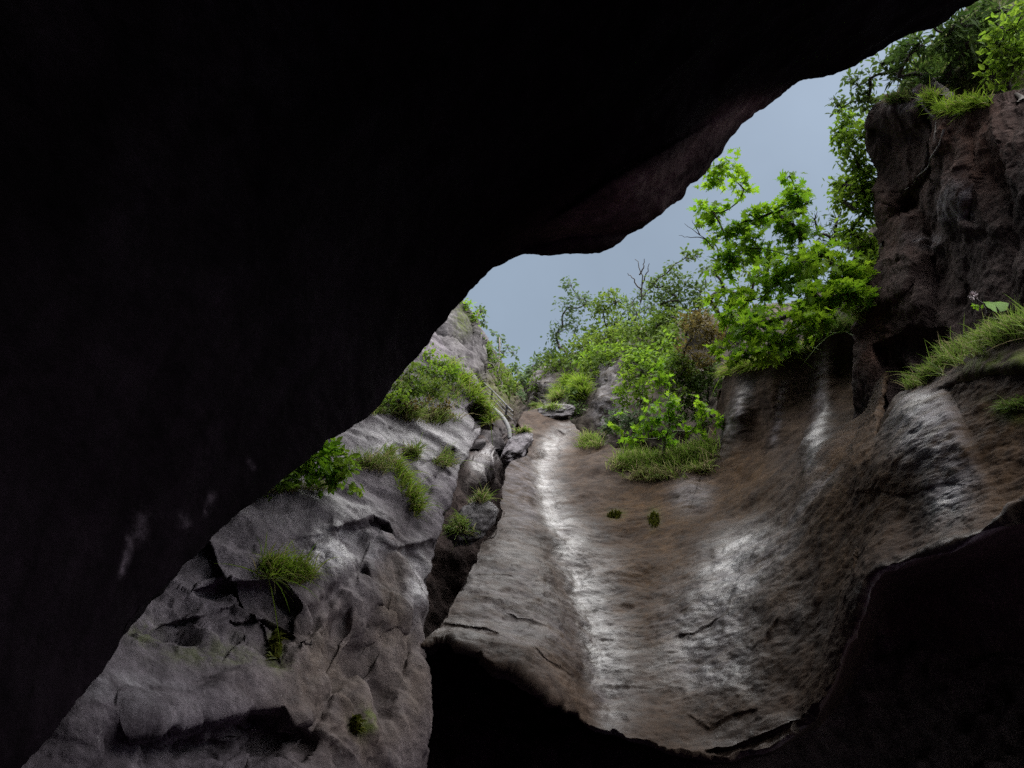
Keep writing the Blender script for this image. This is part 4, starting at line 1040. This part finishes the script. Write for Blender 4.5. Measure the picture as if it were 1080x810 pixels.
tuft('olive tuft on the crag edge under the gap bush', 'brown_crag', [(915, 325, 8, 5), (908, 335, 6, 6)], 260, 0.48, 'grass', 0.85, 0.6, 0.3, 0.016, 22)
tuft('yellow mossy tuft at the head of the slab beside the trough', 'back_slope', [(570, 430, 8, 3)], 240, 0.36, 'grass', 0.8, 0.5, 0.25, 0.03, 23, single=True)

tuft('shaggy dark grass on the hillside behind the crag crest', 'crag_hillside', [(975, 80, 20, 14), (1000, 60, 22, 18), (1025, 50, 22, 20), (1050, 40, 22, 26), (1075, 40, 14, 30)], 1800, 0.42, 'grassd', 0.8, 0.5, 0.15, 0.03, 27)

# ---- boulder wedged in the slot, with its own grass
def boulder(label, cx, cy, d, rx, ry, rz, seed, mat):
    nu, nv = 90, 60
    T, Ph = np.meshgrid(np.linspace(0, 2 * math.pi, nu, endpoint=False), np.linspace(-math.pi / 2, math.pi / 2, nv))
    s = np.stack([np.cos(Ph) * np.cos(T), np.cos(Ph) * np.sin(T), np.sin(Ph)], -1).reshape(-1, 3)
    s = np.sign(s) * np.abs(s) ** 0.8
    c = at(cx, cy, d)
    ax = ray(cx, cy); up = UPV * 0.75 + ax * 0.8; rg = np.cross(ax, up); rg /= np.linalg.norm(rg)
    P = s[:, :1] * rx * rg + s[:, 1:2] * rz * ax + s[:, 2:] * ry * (up * 0.9 + rg * 0.35)
    P = P * (1 + 0.22 * fbm(s * 1.6 + seed, 3) + 0.06 * fbm(s * 5 + seed, 3))[:, None]
    idx = np.arange(nu * nv).reshape(nv, nu); nx = np.roll(idx, -1, axis=1)
    q = np.stack([idx[:-1], nx[:-1], nx[1:], idx[1:]], -1).reshape(-1, 4)
    W = P + c
    o = link('wedged_boulder', P, [q], M[mat], attrs={'paint': np.tile([0.2, 0.25, 0, 0], (len(P), 1))}); o.location = tuple(c)
    tag(o, label, 'boulder')
    n = P / np.linalg.norm(P, axis=1, keepdims=True)
    SHEETS[label] = (*[a.reshape(nv, nu) for a in project(W)], W.reshape(nv, nu, 3), n.reshape(nv, nu, 3))
    return label


B1 = boulder('pale boulder wedged in the slot with grass on its top and foot', 499, 550, 13.0, 0.32, 0.50, 0.45, 3, 'far')
tuft('small tuft on top of the boulder in the slot', B1, [(506, 524, 12, 5)], 260, 0.28, 'grass', 0.75, 0.5, 0.3, 0.014, 24)
tuft('pale grass patch at the foot of the boulder in the slot', B1, [(484, 556, 14, 10)], 380, 0.26, 'grass', 0.8, 0.6, 0.3, 0.014, 25)
B2 = boulder('dark block jammed against the head of the slab beside the slot', 546, 472, 20.5, 0.32, 0.55, 0.5, 9, 'left')
tuft('mossy tuft on the dark block at the head of the slot', B2, [(550, 450, 9, 4)], 220, 0.3, 'grass', 0.8, 0.5, 0.3, 0.02, 26)


B3 = boulder('low grey rock at the head of the slab under the vivid grass mound', 586, 434, 24.5, 0.55, 0.34, 0.5, 14, 'far')
tuft('yellowing tuft on the low grey rock at the head of the slab', B3, [(582, 428, 10, 3)], 200, 0.26, 'grass', 0.8, 0.5, 0.3, 0.02, 28)


# ---- moss cushions on the slab
def moss(label, face, x, y, rx, ry, n, seed):
    rng = np.random.default_rng(seed)
    a = rng.uniform(0, 2 * math.pi, n); q = np.sqrt(rng.uniform(0, 1, n))
    p, nn = on(face, x + rx * q * np.cos(a), y + ry * q * np.sin(a))
    V, Fq, T = blades(rng, p, nn, 0.09, 0.03, 0.6, 1.0, 0.0)
    b = p.mean(0)
    tag(link('moss_cushion', V, [Fq], M['moss'], attrs={'tint': T}, loc=b), label, 'moss', 'moss cushions on bare rock')


moss('small dark moss cushion on the brown slab, right of its twin', 'wet_slab', 690, 546, 5, 8, 160, 71)
moss('small dark moss cushion on the brown slab, nearer the trough', 'wet_slab', 648, 541, 7, 4, 140, 72)
moss('yellow moss patch low on the scalloped left cliff', 'left_cliff', 376, 765, 5, 8, 200, 73)
moss('yellow moss hanging under the large grass clump', 'left_cliff', 291, 680, 4, 14, 260, 74)


# ---- coltsfoot and a flower on the lobe
def coltsfoot():
    b = foot('wet_slab', 1052, 345)
    root = thing('broad_leaved_plant', 'single broad round green leaf standing above the lobe grass', 'plant', tuple(b))
    tip = at(1050, 322, np.linalg.norm(b - CAM))
    tb = Tubes(); tb.add(bend(b * 0, tip - b, np.random.default_rng(1), 6), np.linspace(0.006, 0.004, 6)); tb.build('stem', M['bark'], root)
    k = 22; a = np.linspace(-0.45 * math.pi, 1.45 * math.pi, k)
    r = 0.115 * (1 + 0.07 * np.cos(a * 7)); ring = np.stack([r * np.cos(a), r * np.sin(a) * 0.75, 0.02 * np.cos(2 * a)], -1)
    u, v, w = RGT, np.array([0, 0.3, 0.95]), np.array([0, -0.95, 0.3])
    V = np.concatenate([[tip - b], (tip - b) + ring[:, :1] * u + ring[:, 1:2] * v + ring[:, 2:] * w])
    fc = np.array([[0, i, i + 1] for i in range(1, k)])
    link('leaf', V, [fc], M['maple'], root, attrs={'tint': np.tile([0.2, 0, 0, 1], (len(V), 1))})
    b = foot('wet_slab', 1040, 350)
    root = thing('wildflower', 'pale tuft flower on a thin stem left of the broad round leaf', 'flower', tuple(b))
    tip = at(1026, 312, np.linalg.norm(b - CAM))
    tb = Tubes(); tb.add(bend(b * 0, tip - b, np.random.default_rng(2), 7), np.linspace(0.004, 0.003, 7)); tb.build('stem', M['twig'], root)
    rng = np.random.default_rng(5); n = 50
    d = rng.normal(0, 1, (n, 3)); d /= np.linalg.norm(d, axis=1, keepdims=True)
    leaf_mesh('blossom', 'narrow', (tip - b) + d * 0.012, np.cross(d, rng.normal(0, 1, (n, 3))), d, np.full(n, 0.045), M['petal'], root, np.tile([0.5, 0, 0, 1], (n, 1)))
    n = 8
    leaf_mesh('leaf', 'ovate', (tip - b) * 0.75 + rng.normal(0, 0.02, (n, 3)), rng.normal(0, 0.4, (n, 3)) + np.array([0, -0.5, 0.5]), rng.normal(0, 1, (n, 3)), np.full(n, 0.055), M['maple'], root, np.tile([0.4, 0, 0, 1], (n, 1)))


coltsfoot()


# ---- bare roots and dead twigs
def roots(label, paths, base, r, name='hanging_root', cat='root', mat='twig', seed=0, face=None):
    rng = np.random.default_rng(seed); tb = Tubes(); b = np.asarray(base)
    for pth in paths:
        if face:
            q_ = np.array(resample(np.array([(p[0], p[1], 0) for p in pth]), 10)); pp, nn = on(face, q_[:, 0], q_[:, 1]); pts = pp + nn * r * 0.7 - b
        else:
            pts = np.array([at(*p) for p in pth]) - b
        pts = np.array(resample(pts, 10)) + rng.normal(0, r * 0.6, (10, 3))
        tb.add(pts, np.linspace(r, r * 0.3, 10), 5)
    o = tb.build(name, M[mat]); o.location = tuple(b)
    return tag(o, label, cat)


roots('pale bare root hanging down the left half of the crag face', [[(966, 108, 15.2), (975, 116, 14.7), (984, 124, 14.5), (985, 137, 14.5), (984, 150, 14.5)], [(996, 135, 14.4), (990, 150, 14.4), (980, 172, 14.6), (968, 188, 14.8), (955, 202, 15.0)]], foot('brown_crag', 984, 130), 0.022, seed=3, face='brown_crag')
roots('dead grey twiggy sapling sticking up into the sky behind the rim', [[(676, 320, 30), (677, 300, 30), (675, 284, 30), (670, 272, 30)], [(677, 300, 30), (682, 288, 30), (684, 278, 30)], [(676, 306, 30), (668, 294, 30), (662, 288, 30)], [(675, 290, 30), (679, 280, 30), (680, 272, 30)], [(677, 312, 30), (688, 302, 30), (694, 296, 30)]],
      at(676, 320, 30), 0.035, 'dead_sapling', 'dead sapling', 'bark', 4)
roots('bare twigs poking left out of the maple', [[(752, 262, 17), (744, 252, 17), (732, 243, 17), (722, 236, 17)], [(744, 252, 17), (734, 250, 17), (724, 250, 17), (716, 248, 17)], [(738, 247, 17), (733, 238, 17), (730, 232, 17)]], at(752, 262, 17), 0.012, 'dead_branch', 'branch', 'bark', 5)


# ---- handrail of the path on the far left side
def rail():
    b = at(519, 424, 24.5)
    root = thing('handrail', 'grey metal handrail climbing the path below the far left crag', 'handrail', tuple(b))
    tp = lambda pts, r: (lambda t: t)((np.array(resample(np.array([at(*p) for p in pts]) - b, 14)), np.full(14, r)))
    posts = [((503.5, 397, 26.3), (503, 404, 26.3)), ((519.5, 411, 24.6), (517.5, 424, 24.6)), ((535, 427, 23.2), (532.5, 443, 23.2))]
    for a, c in posts:
        tb = Tubes(); tb.add(np.array([at(*a), at(*c)]) - b, [0.035, 0.035], 8); tb.build('post', M['steel'], root)
    for off in (0, 4.5, 9):
        tb = Tubes(); p, r = tp([(500, 394 + off * 0.6, 26.6), (503.5, 397.5 + off * 0.6, 26.3), (519.5, 412 + off * 0.95, 24.6), (535, 428 + off, 23.2), (541, 434 + off, 22.7)], 0.016 if off else 0.024)
        tb.add(p, r, 6); tb.build('rail', M['steel'], root)
    b2 = at(530, 440, 22)
    tb = Tubes(); pts = np.array(resample(np.array([at(*p) for p in [(512, 422, 24.8), (522, 432, 23.4), (530, 440, 22.4), (535, 448, 21.8), (537.5, 456, 21.4), (538, 463, 21.2)]]) - b2, 20))
    tb.add(pts, np.full(20, 0.06), 10); o = tb.build('curved_pipe', M['steel']); o.location = tuple(b2)
    tag(o, 'thick curved grey pipe bending down into the slot below the handrail', 'pipe')


rail()

# ------------------------------------------------------------------ camera, light, sky
cd = bpy.data.cameras.new('camera'); co = bpy.data.objects.new('camera', cd); COL.objects.link(co)
co.location = tuple(CAM); co.rotation_euler = (math.pi / 2 + PITCH, 0, 0)
cd.sensor_fit = 'HORIZONTAL'; cd.sensor_width = 36; cd.lens = 18 / math.tan(HFOV / 2); cd.clip_start = 0.05; cd.clip_end = 2000
S.camera = co

SUN_EL, SUN_AZ = 69.0, 126.0          # elevation; azimuth from +Y towards +X
sd = bpy.data.lights.new('sun', 'SUN'); so = bpy.data.objects.new('sun', sd); COL.objects.link(so)
sd.energy = 5.0; sd.angle = math.radians(100); sd.color = (1.0, 0.98, 0.95)
so.rotation_euler = (math.radians(90 - SUN_EL), 0, math.radians(180 - SUN_AZ))

w = bpy.data.worlds.new('World'); S.world = w; w.use_nodes = True
nt = w.node_tree; bg = nt.nodes['Background']
sk = nt.nodes.new('ShaderNodeTexSky'); sk.sky_type = 'NISHITA'; sk.sun_disc = False
sk.sun_elevation = math.radians(SUN_EL); sk.sun_rotation = math.radians(SUN_AZ); sk.dust_density = 1.0; sk.air_density = 1.0; sk.ozone_density = 1.0
hs = nt.nodes.new('ShaderNodeHueSaturation'); hs.inputs['Saturation'].default_value = 0.60; hs.inputs['Hue'].default_value = 0.482
nt.links.new(sk.outputs[0], hs.inputs['Color']); tc = nt.nodes.new('ShaderNodeTexCoord'); nz = nt.nodes.new('ShaderNodeTexNoise'); nz.inputs['Scale'].default_value = 2.2; nz.inputs['Detail'].default_value = 5; nz.inputs['Roughness'].default_value = 0.5
nt.links.new(tc.outputs['Generated'], nz.inputs['Vector'])
mr = nt.nodes.new('ShaderNodeMapRange'); nt.links.new(nz.outputs['Fac'], mr.inputs[0]); mr.inputs[1].default_value = 0.3; mr.inputs[2].default_value = 0.7; mr.inputs[3].default_value = 0.84; mr.inputs[4].default_value = 1.12
mx = nt.nodes.new('ShaderNodeMix'); mx.data_type = 'RGBA'; mx.blend_type = 'MULTIPLY'; mx.inputs[0].default_value = 1.0
nt.links.new(hs.outputs[0], mx.inputs[6]); nt.links.new(mr.outputs[0], mx.inputs[7]); nt.links.new(mx.outputs[2], bg.inputs[0])
bg.inputs[1].default_value = 0.060

S.view_settings.view_transform = 'Standard'; S.view_settings.look = 'None'
S.view_settings.exposure = 1.4; S.view_settings.gamma = 1.0
S.render.engine = 'CYCLES'
S.cycles.use_denoising = False
S.cycles.use_adaptive_sampling = True; S.cycles.adaptive_threshold = 0.01
S.cycles.max_bounces = 6; S.cycles.diffuse_bounces = 4; S.cycles.glossy_bounces = 3; S.cycles.transmission_bounces = 4
S.cycles.caustics_reflective = False; S.cycles.caustics_refractive = False
